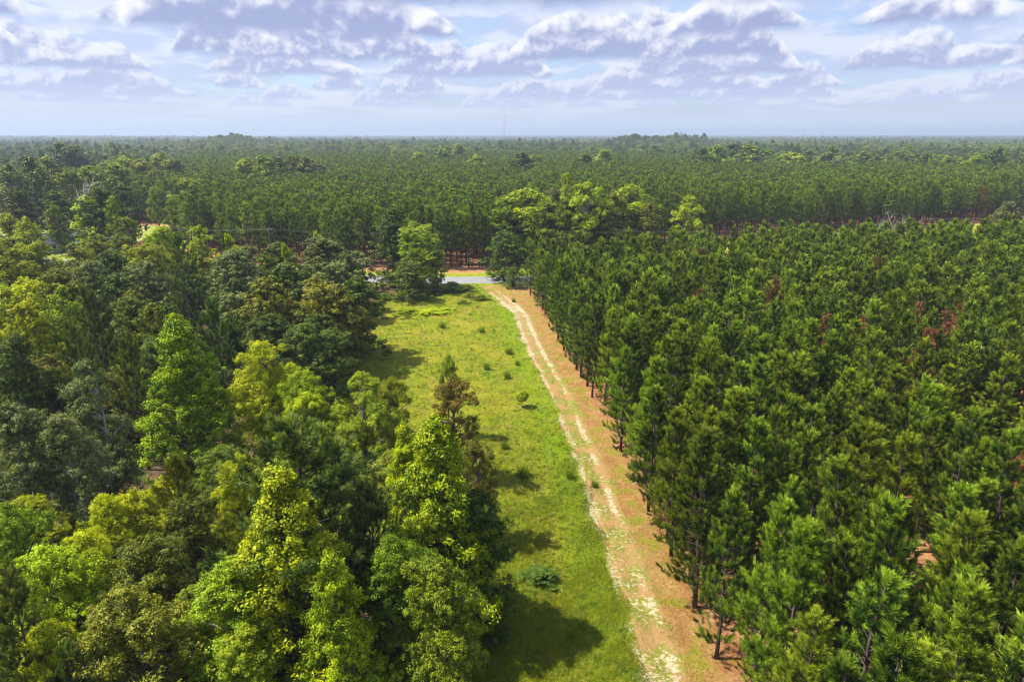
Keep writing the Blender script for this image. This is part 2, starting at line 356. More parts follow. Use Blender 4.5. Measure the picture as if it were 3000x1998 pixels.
def broadleaf(kind, lod, var):
    key = (kind, lod, var)
    if key in _proto: return _proto[key]
    st = STYLE[kind]; rng = np.random.default_rng(sum(map(ord, kind))*7+lod*101+var*13)
    n, ls, k, cf = LODN[lod]; n = int(n*st.get('dens', 1.0)); nc = int(st['clumps']*cf*(1.35 if lod < 2 else 1))
    small = kind.endswith('bush')
    if small: n = int(n*.42); ls *= 1.25
    zb = st['tb']*H0
    # lopsided envelope
    lob = rng.uniform(.0, .10 if st.get('even') else .28, 3); ph = rng.uniform(0, 2*PI, 3)
    def env(th): return 1+lob[0]*np.cos(th+ph[0])*.6+lob[1]*np.cos(2*th+ph[1])*.6+lob[2]*np.cos(3*th+ph[2])*.5
    u = np.concatenate([rng.uniform(0, 1, nc-3)**.85, [.97, .90, .93]]); th = rng.uniform(0, 2*PI, nc)
    rr = st['prof'](u)*env(th)*R0*rng.uniform(.86 if st.get('even') else .72, 1.10, nc); fr = rng.uniform(0, 1, nc)**.45
    crad = st['cr']*R0*(.8 if lod < 2 else 1)*rng.uniform(.55, 1.3, nc)*(.55+.45*np.clip(rr/R0*1.6, 0, 1))
    rad = np.maximum(rr*fr-crad*.5, 0)
    cc = np.stack([rad*np.cos(th), rad*np.sin(th), zb+u*(H0-zb)-crad*.5], 1)
    if not small: cc[:, 2] = np.maximum(cc[:, 2], zb*.8+.4)
    # sprays in clumps
    w = crad**2; w = w/w.sum(); ns = max(nc*6, int(n/42) if lod == 0 else int(n/30) if lod == 1 else int(n/6))
    ci = rng.choice(nc, ns, p=w)
    d = unit(rng.normal(size=(ns, 3))); d[:, 2] = np.where(d[:, 2] < -.25, -d[:, 2]*rng.uniform(0, 1, ns), d[:, 2]); d = unit(d)
    sr = rng.uniform(.5, 1.18, ns)
    sc = cc[ci]+d*(crad[ci]*sr)[:, None]*np.array([1, 1, .92])
    sprr = .066*R0*rng.uniform(.6, 1.3, ns)*(1.2 if lod == 2 else 1)
    cv = rng.uniform(-.16, .16, nc)[ci]
    sv = np.clip(st['tip']+cv+rng.normal(0, .17, ns), 0, 1)
    # leaves in sprays
    si = rng.integers(0, ns, n); ld = unit(rng.normal(size=(n, 3)))
    lp = sc[si]+ld*(sprr[si]*rng.uniform(.1, 1, n)**.5)[:, None]*np.array([1.05, 1.05, .85])
    nr = unit(d[si]*.6+ld*.35+np.array([0, 0, .45])+rng.normal(size=(n, 3))*.5)
    v, f = leaf_quads(lp, nr, ls, rng)
    lv = np.clip(sv[si]+rng.normal(0, .13, n)+.22*ld[:, 2], 0, 1)  # spray tops lighter, undersides darker: light and shade painted into leaf tone
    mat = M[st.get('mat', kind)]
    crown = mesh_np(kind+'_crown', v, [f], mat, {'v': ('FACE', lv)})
    # trunk and limbs
    g = Geo(); nb = 6; zz = np.linspace(0, H0*.9, nb)
    tp = np.stack([np.cumsum(rng.normal(0, .13, nb))*(np.arange(nb) > 0), np.cumsum(rng.normal(0, .13, nb))*(np.arange(nb) > 0), zz], 1)
    if not small: g.tube(tp, np.linspace(.24, .035, nb)*(1, 1, 1, 1, 1, 1), k)
    sel = np.argsort(-crad)[:int(nc*(.75 if lod < 2 else .25))]
    for i in sel:
        c = cc[i]; hz = 0.05 if small else max(.8, c[2]-np.hypot(c[0], c[1])*rng.uniform(.5, .9))
        b = np.array([np.interp(hz, zz, tp[:, 0]), np.interp(hz, zz, tp[:, 1]), hz]) if not small else np.array([0, 0, .05])
        mid = (b+c)/2+np.array([0, 0, .12*np.linalg.norm(c-b)])
        e = c+(c-b)*.12+np.array([0, 0, crad[i]*.3])
        g.tube([b, mid, c, e], [.06+.012*H0*(1-hz/H0)*.5, .045, .028, .008], 4 if lod == 0 else 3, False)
    tr = g.mesh(kind+'_trunk', M[st['bark']])
    _proto[key] = (tr, crown); return _proto[key]

# ------------------------------------------------------------------ pines
def needles(base, axis, L, n, nl, nw, rng, sv, spread=(.95, .4)):
    """n needles on each shoot; returns verts, tris, v"""
    S = len(base); r = unit(rng.normal(size=(S, 3))); a = unit(np.cross(axis, r)); b = np.cross(axis, a)
    s = rng.uniform(0, 1, (S, n)); th = rng.uniform(0, 2*PI, (S, n))
    ang = spread[0]+(spread[1]-spread[0])*s+rng.normal(0, .1, (S, n))
    rad = np.cos(th)[..., None]*a[:, None]+np.sin(th)[..., None]*b[:, None]
    p = base[:, None]+axis[:, None]*(s*L[:, None])[..., None]
    d = axis[:, None]*np.cos(ang)[..., None]+rad*np.sin(ang)[..., None]
    d = unit(d+np.array([0, 0, -.06]))
    ln = nl*rng.uniform(.7, 1.15, (S, n))[..., None]
    sd = unit(np.cross(d, rng.normal(size=(S, n, 3))))*nw*.5
    v = np.stack([p+sd, p-sd, p+d*ln*.55-sd*.9, p+d*ln, p+d*ln*.55+sd*.9], 2)
    v = v.reshape(-1, 3); f = np.arange(len(v)).reshape(-1, 5)
    lv = np.clip(sv[:, None]+.65*(s-.6)+rng.normal(0, .08, (S, n)), 0, 1).ravel()  # lighter towards shoot tip: new growth, plus light and shade contrast painted in
    return v, f, lv

PL = {0: (74, .285, .025, .66), 1: (24, .32, .055, .60), 2: (11, .46, .12, .32)}
def pine(kind, lod, var):
    tall = kind == 'tallpine'
    key = (kind, lod, var)
    if key in _proto: return _proto[key]
    rng = np.random.default_rng(500+lod*71+var*17+(900 if kind == 'bigpine' else 0)+(333 if kind == 'deadpine' else 0))
    big = kind == 'bigpine'; n, nl, nw, sf = PL[lod]
    g = Geo(); nb = 8; h = H0; zz = np.linspace(0, h-.25, nb)
    bend = rng.normal(0, .12, 2)
    tp = np.stack([bend[0]*(zz/h)**1.5+rng.normal(0, .03, nb), bend[1]*(zz/h)**1.5+rng.normal(0, .03, nb), zz], 1); tp[0, :2] = 0
    g.tube(tp, np.linspace(.135 if not big else .16, .022, nb), 7 if lod == 0 else 4)
    zb = h*((.31 if lod < 2 else .20) if tall else (.10+.05*(var % 3)) if not big else .26); B, A, Ls, SV, DB = [], [], [], [], []
    z = zb; gap = .52 if lod < 2 else .75
    rmax = 2.15 if not big else 4.2
    tree_v = .34+.09*(var % 4); sf = sf*(.82, 1.0, .9, 1.1, .75, .95)[var % 6]; wob_ = rng.normal(0, .35)
    while z < h-.35:
        u = (z-zb)/(h-zb); pr = (1-u)**.8*(.62+.38*min(1, u*3.5))+.08
        for q in range(rng.integers(3, 6)):
            th = rng.uniform(0, 2*PI); L = rmax*pr*rng.uniform(.6, 1.15)
            if big: L *= rng.uniform(.6, 1.1)
            el = math.radians(12+42*u+rng.normal(0, 9)); out = np.array([math.cos(th), math.sin(th), 0])
            b0 = np.array([np.interp(z, zz, tp[:, 0]), np.interp(z, zz, tp[:, 1]), z])
            d1 = out*math.cos(el)+np.array([0, 0, math.sin(el)])
            d2 = unit(out*.8+np.array([0, 0, .62+.3*u]))
            p1 = b0+d1*L*.5; p2 = p1+unit(d1+d2)*L*.3; p3 = p2+d2*L*.25
            dead = (u < .16 and rng.random() < .45)
            g.tube([b0, p1, p2, p3], [.020+.016*L/2, .018, .012, .006], 4 if lod == 0 else 3, False)
            if dead: continue
            ns = max(2, int(round((3+L*3.2*(1.15 if not big else 1.0))*sf)))
            pts = np.array([b0, p1, p2, p3]); s = np.linspace(.38, 1, ns)+rng.normal(0, .03, ns); s[-1] = 1; s = np.clip(s, 0, 1)
            cs = np.array([0, .5, .78, 1.0]); bp = np.stack([np.interp(s, cs, pts[:, i]) for i in range(3)], 1)
            lat = np.cross(out, [0, 0, 1.0]); sg = np.where(np.arange(ns) % 2 == 0, 1, -1)*rng.uniform(.1, 1, ns)
            off = (lat[None]*sg[:, None]*(.42*L*(1.05-s))[:, None]+np.array([0, 0, .06])); off[-1] = 0
            B.append(bp+off)
            lean = rng.uniform(.15, .55, ns)[:, None]
            A.append(unit(out[None]*lean+lat[None]*sg[:, None]*.4+np.array([0, 0, 1.0])*(.75+.3*u)+rng.normal(0, .16, (ns, 3))))
            Ls.append(rng.uniform(.40, .80, ns)*(1 if not big else .85)); SV.append(np.clip(tree_v+rng.normal(0, .2, ns), 0, 1))
            if lod == 0:
                for j in range(0, ns, 2): g.tube([pts[1]*(1-s[j])+pts[3]*s[j] if j % 4 else bp[j], bp[j]+off[j]], [.009, .006], 3, False)
        z += gap*rng.uniform(.75, 1.2)
    # leader
    for q in range(4 if lod < 2 else 2):
        B.append(np.array([[tp[-1, 0], tp[-1, 1], h-.5+.1*q]])+rng.normal(0, .05, (1, 3))); A.append(unit(np.array([[0, 0, 1.0]])+rng.normal(0, .25, (1, 3)))); Ls.append(np.array([.55])); SV.append(np.array([.8]))
    B, A, Ls, SV = map(np.concatenate, (B, A, Ls, SV))
    SV = np.clip(SV, 0, 1)
    sp = (.82, .34) if not big else (1.0, .40)
    if kind == 'deadpine':
        cut = B[:, 2] > h*.62
        v, f, lv = needles(B[~cut], A[~cut], Ls[~cut], n, nl, nw, rng, SV[~cut], sp)
        keep = rng.random(cut.sum()) < .5
        A2 = A[cut][keep]*np.array([1, 1, -.4])
        v2, f2, lv2 = needles(B[cut][keep], unit(A2), Ls[cut][keep]*.8, int(n*.8), nl*.9, nw, rng, SV[cut][keep], sp)
        extra = mesh_np('dead_needles', v2, [f2], M['rust'], {'v': ('FACE', lv2)})
        crown = mesh_np('pine_crown', v, [f], M['pine'], {'v': ('FACE', lv)})
        _proto[key] = (g.mesh('pine_trunk', M['pinebark']), crown, extra); return _proto[key]
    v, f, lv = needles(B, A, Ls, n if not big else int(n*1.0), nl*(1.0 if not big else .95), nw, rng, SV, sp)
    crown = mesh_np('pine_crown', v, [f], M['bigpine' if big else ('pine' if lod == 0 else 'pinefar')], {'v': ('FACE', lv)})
    _proto[key] = (g.mesh('pine_trunk', M['pinebark']), crown); return _proto[key]

def cedar(lod, var):
    key = ('cedar', lod, var)
    if key in _proto: return _proto[key]
    rng = np.random.default_rng(77+var)
    n = 900; u = rng.uniform(0, 1, n)**1.2; th = rng.uniform(0, 2*PI, n); r = R0*(1-u)**.8*rng.uniform(.25, 1, n)**.5*rng.choice([.8, 1.0, 1.1], n)
    b = np.stack([r*np.cos(th), r*np.sin(th), .6+u*(H0-1)], 1)
    ax = unit(np.stack([np.cos(th), np.sin(th), .35+u], 1)+rng.normal(0, .2, (n, 3)))
    v, f, lv = needles(b, ax, rng.uniform(.5, .9, n), 34, .30, .05, rng, np.clip(.5+rng.normal(0, .22, n), 0, 1), (.8, .2))
    g = Geo(); g.tube([(0, 0, 0), (.1, 0, 5), (0, 0, 11.4)], [.2, .12, .02], 6)
    for q in range(60): g.tube([(0, 0, b[q, 2]*.85), tuple(b[q])], [.04, .01], 3, False)
    _proto[key] = (g.mesh('cedar_trunk', M['bark']), mesh_np('cedar_crown', v, [f], M['cedar'], {'v': ('FACE', lv)})); return _proto[key]

def bare_tree(var, bark='greybark'):
    key = ('bare', var, bark)
    if key in _proto: return _proto[key]
    rng = np.random.default_rng(40+var); g = Geo()
    def grow(p, d, L, r, lev):
        pts = [p]; q = p.copy(); dd = d.copy(); nseg = 4
        for i in range(nseg):
            dd = unit(dd+rng.normal(0, .16, 3)+np.array([0, 0, .05])); q = q+dd*L/nseg; pts.append(q.copy())
        g.tube(pts, np.linspace(r, r*.45, len(pts)), 5 if lev == 0 else 3, False)
        if lev >= 3: return
        for k in range([9, 5, 4][lev]):
            t = rng.uniform(.35, 1); i = min(int(t*nseg), nseg-1); pp = pts[i]*(1-(t*nseg-i))+pts[i+1]*(t*nseg-i)
            nd = unit(dd+unit(rng.normal(size=3))*rng.uniform(.7, 1.2)+np.array([0, 0, .15]))
            grow(pp, nd, L*rng.uniform(.36, .6), r*.42, lev+1)
    grow(np.zeros(3), np.array([0, 0, 1.0]), H0*.8, .2, 0)
    _proto[key] = (g.mesh('bare_tree', M[bark]),); return _proto[key]

KINDNAME = {'gum': 'sweetgum_tree', 'gum2': 'sweetgum_tree', 'bigpine': 'pine_tree', 'pine': 'pine_tree', 'tallpine': 'pine_tree', 'deadpine': 'pine_tree', 'cedar': 'cedar_tree',
            'bush': 'bush', 'darkbush': 'bush', 'limebush': 'bush'}
_cnt = [0]
def plant(kind, x, y, h, r, label, group=None, rz=None, lod=None, z=None, var=None):
    _cnt[0] += 1; i = _cnt[0]; dist = math.hypot(x, y)
    if lod is None: lod = 0 if dist < 86 else (1 if dist < 290 else 2)
    rz = (i*2.399) % (2*PI) if rz is None else rz
    var = i % 2 if var is None else var
    zz = float(gz(np.float64(x), np.float64(y))) if z is None else z
    if kind in ('pine', 'deadpine', 'bigpine', 'tallpine'):
        if kind == 'tallpine': var = i % 3
        if kind == 'pine': var = (i % (6 if lod == 0 else 3)) if var < 10 else (var-10 if lod == 0 else 0)
        parts = pine(kind, lod, var); r0 = 2.3 if kind != 'bigpine' else 4.2
    elif kind == 'cedar': parts = cedar(lod, var); r0 = R0
    elif kind == 'bare': parts = bare_tree(var); r0 = R0
    else: parts = broadleaf(kind, lod, var); r0 = R0
    if kind == 'bare':
        o = mobj('dead_tree', parts[0]); o.location = (x, y, zz); o.rotation_euler = (0, 0, rz); o.scale = (r/r0, r/r0, h/H0)
        props(o, label, 'tree', group); return o
    nm = KINDNAME.get(kind, 'oak_tree')
    e = empty(nm, (x, y, zz-.03), rz, (r/r0, r/r0, h/H0))
    if kind in ('pine', 'deadpine'): e.rotation_euler = (math.sin(i*7.1)*.045, math.cos(i*3.3)*.045, rz)
    props(e, label, 'bush' if nm == 'bush' else 'tree', group)
    mobj('stem' if nm == 'bush' else 'trunk', parts[0], e); mobj('foliage' if nm == 'bush' else 'crown', parts[1], e)
    if len(parts) > 2: mobj('dead_needles', parts[2], e)
    return e

# ------------------------------------------------------------------ the hand-placed trees: X, Y of the tree top in the picture, height, crown radius
ANCH = []   # x, y, r, reference phrase
def top(kind, X, Y, h, r, label, ref=None, group=None, **kw):
    x, y = W(X, Y, h); o = plant(kind, x, y, h, r, label, group, **kw)
    ANCH.append((x, y, r, ref)); return o

# near left woods
top('gum', 403, 722, 17, 6.2, 'tall cone-shaped sweetgum with lime green tips left of the grass lane', 'the tall cone-shaped sweetgum')
top('gum', 640, 1072, 15.5, 6.0, 'lime green sweetgum with star leaves rising in front of the big blue-green pine', 'the lime green sweetgum in front of the big pine')
top('gum', 1000, 958, 15.5, 5.8, 'pointed sweetgum with yellow tips beside the lane, in front of the reddish tree', 'the pointed sweetgum beside the lane')
top('gum', 928, 975, 13.5, 3.3, 'slim pointed sweetgum touching the left side of the larger lane-side sweetgum', 'the slim sweetgum by the lane')
top('bigpine', 672, 972, 16.5, 8.2, 'big blue-green pine with spreading branches and bare pinkish stem near its top', 'the big blue-green pine')
top('lime', 600, 788, 13, 4.4, 'yellow-green broad oak right behind the tall cone-shaped sweetgum', 'the yellow-green broad oak')
top('lime', 690, 848, 11.5, 3.6, 'lower lime green oak against the right side of the yellow-green broad oak', 'the lower lime green oak')
top('lime', 705, 905, 10, 3.4, 'fresh green rounded tree between the big pine and the light green elm', 'the fresh green rounded tree')
top('elm', 832, 862, 12, 3.6, 'light green elm with open airy crown over the grass edge', 'the light green elm')
top('elm', 900, 870, 10.5, 2.3, 'small light green tree with visible dark stem at the grass edge', 'the small light green tree at the grass edge')
top('red', 1040, 868, 10.5, 3.5, 'reddish brown leaved tree standing at the edge of the grass lane', 'the reddish brown tree')
top('elm', 1030, 815, 9.5, 1.5, 'thin green sprig of a tree poking above the reddish brown tree', None)
top('red', 1092, 1010, 9, 2.6, 'small olive and red tree low at the lane edge behind the pointed sweetgum', 'the small olive and red tree')
top('dark', 1100, 1130, 10.5, 3.0, 'dark green tree on the lane edge right of the pointed sweetgum', 'the dark tree on the lane edge')
top('green', 1010, 1290, 11, 3.4, 'deep green leafy tree at the bottom of the picture on the lane edge', 'the dark tree at the bottom lane edge')
top('green', 900, 1235, 11, 3.2, 'mid green tree between the two big sweetgums near the bottom', 'the mid green tree between the sweetgums')
top('bigpine', 850, 1120, 12.5, 3.6, 'shaded dark pine between the lime sweetgum and the lane-side sweetgum', 'the shaded dark pine')
top('gum2', 520, 1290, 10.5, 4.2, 'lime sweetgum low in front of the big pine, left of the tallest lime one', 'the low lime sweetgum')
top('gum2', 560, 1440, 8, 3.2, 'bright sweetgum cut off by the bottom edge of the picture', 'the bright sweetgum at the bottom edge')
top('gum', 760, 1270, 12, 3.6, 'fresh green leafy tree against the right side of the lime sweetgum', None)
top('gum', 800, 1420, 8.5, 3.0, 'deep green sweetgum at the bottom between lime and dark trees', None)
top('sparse', 190, 828, 15, 4.3, 'grey-green sparse oak with pale stems and thin foliage left of the cone sweetgum', 'the grey-green sparse oak')
top('cedar', 398, 1048, 8.5, 2.3, 'yellow-green feathery cedar in front of the cone-shaped sweetgum', 'the yellow-green cedar')
top('lime', 545, 1048, 9.5, 2.3, 'small bright yellow tree just left of the big pine', 'the small bright yellow tree')
top('lime', 300, 1130, 8.5, 3.0, 'lime green low tree in front of the cedar', 'the lime low tree by the cedar')
top('lime', 235, 1140, 9, 2.2, 'small lime tree right of the broken wood pile', None)
top('olive', 420, 1135, 8.5, 2.6, 'olive bushy tree between the cedar and the big pine', 'the olive tree by the cedar')
top('olive', 330, 1235, 10, 3.6, 'olive-brown oak with small leaves in the lower left woods', 'the olive-brown oak lower left')
top('olive', 270, 1345, 10.5, 4.0, 'broad olive oak at the bottom left with dull yellow leaves', 'the broad olive oak bottom left')
top('lime', 190, 1225, 9.5, 3.0, 'lime green tree behind the broad olive oak at lower left', 'the lime tree lower left')
top('lime', 100, 1260, 10.5, 3.6, 'bright green crown in the lower left corner woods', 'the bright green crown lower left')
top('green', 15, 1160, 12, 3.0, 'glossy green tree cut off by the left edge of the picture', 'the glossy green tree at the left edge')
top('bigpine', 20, 1320, 11.5, 3.0, 'shaded pine in the bottom left corner', 'the pine in the bottom left corner')
top('bigpine', 150, 1490, 8.5, 2.0, 'small young pine at the bottom left among lime shrubs', None)
top('lime', 110, 1430, 8.5, 2.3, 'small lime tree at the very bottom left corner', None)
top('willow', 130, 955, 12, 3.6, 'silvery green oak directly left of the sparse grey-green oak', 'the silvery green oak')
top('dark', 30, 770, 14, 4.2, 'dark oak with rounded clumps at the left edge, mid height', 'the dark oak at the left edge')
top('willow', 20, 930, 13, 4.2, 'dull grey-green oak cut by the left edge', 'the dull grey-green oak')
top('bigpine', 196, 665, 16, 4.0, 'dark pine with feathery crown left of the cone-shaped sweetgum', 'the feathery dark pine')
top('bigpine', 165, 745, 14.5, 3.2, 'lower pine in front of the feathery dark pine', 'the lower pine')
top('bigpine', 290, 770, 14, 3.6, 'shaded olive pine touching the left flank of the cone-shaped sweetgum', None)
top('bigpine', 412, 548, 18, 4.4, 'tall slender pine with visible trunk in the middle of the left woods', 'the tall slender pine')
top('bigpine', 490, 690, 15, 4.2, 'dark olive pine right behind the tip of the cone sweetgum', 'the dark olive pine')
top('bigpine', 510, 540, 15, 2.0, 'small dark round-topped pine poking out between lime trees', None)
top('dark', 250, 575, 14, 4.6, 'deep green oak below the leaning lime tree, mid left', None)
top('dark', 265, 630, 13, 4.4, 'blackish green oak in the shade left of the tall slender pine', 'the blackish green oak')
top('willow', 530, 575, 14, 6.4, 'dull olive-grey live oak crown at the left end of the live oak mass', 'the olive-grey live oak')
top('olive', 605, 640, 14, 5.6, 'live oak with yellowish top in the middle of the dark mass', 'the live oak with yellowish top')
top('willow', 735, 545, 15, 7.2, 'large silvery live oak crown at the back of the live oak mass', 'the large silvery live oak')
top('lime', 726, 532, 15.5, 1.6, 'bright lime tuft of a tree above the silvery live oak', None)
top('lime', 652, 560, 14.5, 1.9, 'bright lime rounded treetop left of the silvery live oak', None)
top('dark', 655, 605, 14, 6.2, 'dark live oak in the centre of the mass beside the lane', 'the dark central live oak')
top('olive', 720, 640, 13.5, 5.8, 'olive live oak facing the lane, in front of the silvery one', 'the olive live oak')
top('willow', 772, 598, 14.5, 6.0, 'grey-olive live oak on the right of the mass above the grass', 'the grey-olive live oak')
top('olive', 778, 655, 12.5, 4.8, 'lower live oak overhanging the shaded grass on the right of the mass', 'the lower overhanging live oak')
top('dark', 818, 638, 12.5, 4.6, 'dark green edge oak closest to the road-side lime tree', 'the dark green edge oak')
top('dark', 700, 745, 11.5, 5.6, 'blackish live oak at the front foot of the mass beside the lane', 'the blackish live oak')
top('dark', 620, 725, 12, 5.4, 'shaded live oak behind the yellow-green broad oak', None)
top('dark', 735, 720, 10.5, 4.4, 'low dark oak with branches down to the grass edge', None)
top('column', 900, 478, 17, 6.2, 'tall dark ivy-covered tree at the end of the grass lane', 'the ivy-covered tree')
top('limewide', 958, 512, 14.2, 7.0, 'bright lime green spreading tree beside the ivy-covered one near the road', 'the lime tree near the road', lod=0)
top('gum2', 1000, 545, 11, 2.6, 'lime green lower limbed tree reaching over the road side', None)
top('dark', 940, 600, 8, 4.6, 'dark leafy undergrowth tree under the spreading lime tree', None)
top('lime', 370, 520, 15, 4.6, 'light lime green tree in front of the mown field', 'the lime tree before the field')
top('elm', 345, 560, 13.5, 4.6, 'soft green tree left of the tall slender pine', 'the soft green tree')
top('lime', 452, 520, 15, 4.3, 'round lime green tree right of the mown field', 'the round lime tree')
top('lime', 520, 538, 14, 2.9, 'lime crown behind the small dark round-topped pine', None)
top('lime', 200, 452, 16.5, 6.4, 'leaning bright green tree in front of the grey dead tree', 'the leaning bright tree')
top('gum2', 255, 450, 17, 4.0, 'upright yellowish green tree on the right of the leaning bright tree', None)
top('green', 120, 470, 14, 3.0, 'small bright green tree at the left of the leaning bright tree', None)
top('green', 285, 498, 15, 5.0, 'full green tree just left of the mown field', 'the full green tree by the field')
for X, Y, h, r, k, lb in [
    (10, 490, 14, 5, 'gold', 'golden green oak cut by the left edge in front of the white shed'),
    (60, 500, 14, 4.5, 'gold', 'golden green oak left of the white house roof'),
    (85, 555, 14, 5, 'gold', 'orange-tinted oak just below the white house roof'),
    (25, 575, 14, 5, 'gold', 'orange-yellow oak near the left edge below the white roof'),
    (150, 505, 7, 3, 'gold', 'small golden tree just behind the white house roof'),
    (165, 560, 13, 4.5, 'olive', 'olive oak just right of the white house roof'),
    (60, 640, 14, 4.6, 'lime', 'bright yellow-green oak in the left woods, left of the blackish oak'),
    (10, 665, 14, 4.2, 'gold', 'yellow oak cut by the left edge above the dark oak'),
    (120, 620, 13.5, 4.6, 'olive', 'dusky olive oak between the yellow-green oak and the blackish oak'),
    (200, 600, 14, 4.6, 'willow', 'grey-green oak above the blackish green oak'),
    (55, 690, 13.5, 4.0, 'lime', 'vivid lime oak above the dark oak at the left edge'),
    (140, 660, 13.5, 3.6, 'gold', 'golden-leaved tree right behind the feathery dark pine'),
    (320, 600, 14, 4.6, 'willow', 'muted green oak between the full green tree and the tall slender pine'),
    (300, 680, 13, 4.0, 'dark', 'black-green oak behind the left shoulder of the cone sweetgum'),
    (350, 700, 13, 3.6, 'olive', 'olive crown immediately behind the tip of the cone sweetgum'),
    (215, 545, 13, 4.6, 'olive', 'yellowish olive oak under the leaning bright tree')]:
    top(k, X, Y, h, r, lb, 'the '+' '.join(lb.split()[:3]) if k != 'lime' else None)
top('bare', 170, 425, 18, 7.5, 'bleached grey dead tree with bare twisted branches behind the leaning bright tree')

# far left, across the road, round the house
for X, Y, h, r, k, lb in [
    (65, 362, 24, 9, 'dark', 'huge dark tree standing left of the house clearing'),
    (15, 378, 22, 8, 'willow', 'tall grey-green tree cut by the left edge behind the clearing'),
    (105, 360, 23, 8, 'olive', 'broad olive tree right behind the huge dark tree'),
    (155, 392, 20, 7, 'olive', 'medium olive oak between the huge dark tree and the bright oaks'),
    (205, 382, 21, 8, 'green', 'bright green oak behind the grey dead tree'),
    (262, 378, 21, 7.5, 'green', 'bright green oak right of the one behind the dead tree'),
    (225, 430, 19, 7.5, 'dark', 'shaded oak under the bright green oaks'),
    (280, 425, 18, 6, 'dark', 'shaded oak at the left end of the pine trunks'),
    (30, 430, 18, 7, 'dark', 'shaded oak near the left edge above the white shed'),
    (120, 440, 17, 6.5, 'dark', 'shaded oak above the house roof'),
    (430, 410, 19, 7.5, 'green', 'round green oak alone at the right end of the mown field'),
    (352, 428, 16, 3.2, 'elm', 'slim light green tree in front of the dark pine trunks'),
    (395, 455, 14, 3.6, 'green', 'smaller green tree against the left side of the round green oak')]:
    top(k, X, Y, h, r, lb)
# group right of the lane end
for X, Y, h, r, k, lb in [
    (1215, 434, 18.8, 10.6, 'gold', 'big rounded olive oak at the right of the road gap'),
    (1168, 454, 17, 6.8, 'green', 'dark green oak on the left flank of the big rounded olive oak'),
    (1258, 460, 16.8, 8.4, 'green', 'dark clumpy oak in front of the pale bare-stemmed tree'),
    (1160, 530, 11.5, 5.2, 'dark', 'low dark tree hanging over the pine straw at the road gap'),
    (1305, 402, 22, 4.2, 'openpale', 'tall pale tree with bare whitish stems and a thin yellow crown'),
    (1350, 420, 20.5, 7.6, 'openpale', 'pale yellow-green airy tree right of the tall bare-stemmed one'),
    (1275, 430, 19, 4.6, 'willow', 'soft green tree just left of the tall pale tree'),
    (1388, 462, 16, 6.6, 'dark', 'round dark oak between the pale tree and the dull olive oak'),
    (1455, 426, 18.8, 8.2, 'gold', 'dull olive oak at the right end of the road-side group'),
    (1412, 446, 17, 6.2, 'olive', 'small olive oak on the left of the dull olive one'),
    (1500, 468, 14.6, 5.2, 'olive', 'low shaded olive tree at the right of the dull olive oak'),
    (1585, 450, 16.6, 4.6, 'openpale', 'lone pale tree with airy leaves standing between the two plantations'),
    (2325, 462, 15, 4.4, 'willow', 'silvery tree at the right edge between the two plantations')]:
    top(k, X, Y, h, r, lb)
top('bare', 2075, 492, 12, 5.5, 'bare pale branched tree between the two plantations on the right')
top('bare', 2005, 505, 11, 3.0, 'smaller bare branched tree left of the bigger pale bare one')
# clumps inside and behind the far plantation
FARL = [
    (590, 365, 19, 7, 'gold'), (625, 360, 20, 7, 'green'), (660, 362, 19, 7.5, 'dark'), (690, 358, 19, 7, 'olive'), (722, 362, 19, 7, 'olive'), (745, 372, 17, 6, 'willow'),
    (318, 360, 19, 8, 'gold'), (355, 368, 18, 7, 'olive'), (400, 352, 20, 7, 'gold'), (425, 365, 18, 7, 'olive'), (300, 375, 16, 6, 'gold'), (385, 392, 15, 6, 'olive'),
    (175, 330, 24, 8, 'dark'), (200, 336, 23, 8, 'dark'), (222, 338, 22, 5, 'bigpine'), (1060, 332, 21, 7, 'gold'), (1030, 335, 21, 8, 'green'),
    (1380, 345, 20, 9, 'green'), (1340, 352, 18, 8, 'green'), (1200, 350, 20, 8, 'dark'), (1225, 356, 17, 8, 'green'), (1100, 358, 17, 7, 'gold'), (970, 350, 17, 6, 'elm'), (918, 345, 17, 6, 'elm'),
    (1600, 340, 21, 9, 'dark'), (1630, 335, 22, 10, 'green'), (1665, 332, 22, 11, 'dark'), (1700, 335, 22, 11, 'green'), (1740, 342, 19, 9, 'green'), (1605, 362, 14, 8, 'gold'),
    (1880, 350, 18, 9, 'willow'), (1800, 352, 17, 9, 'lime'), (2095, 355, 18, 8, 'dark'), (2250, 338, 22, 6, 'dark'), (2210, 358, 17, 8, 'lime'), (2330, 330, 24, 8, 'bigpine'), (1960, 348, 18, 8, 'green'), (2040, 346, 18, 8, 'olive')]
fnames = {'gold': 'yellowish oak', 'green': 'green oak', 'dark': 'dark oak', 'olive': 'olive oak', 'willow': 'greyish oak', 'bigpine': 'tall pine', 'elm': 'light green tree', 'lime': 'lime green oak'}
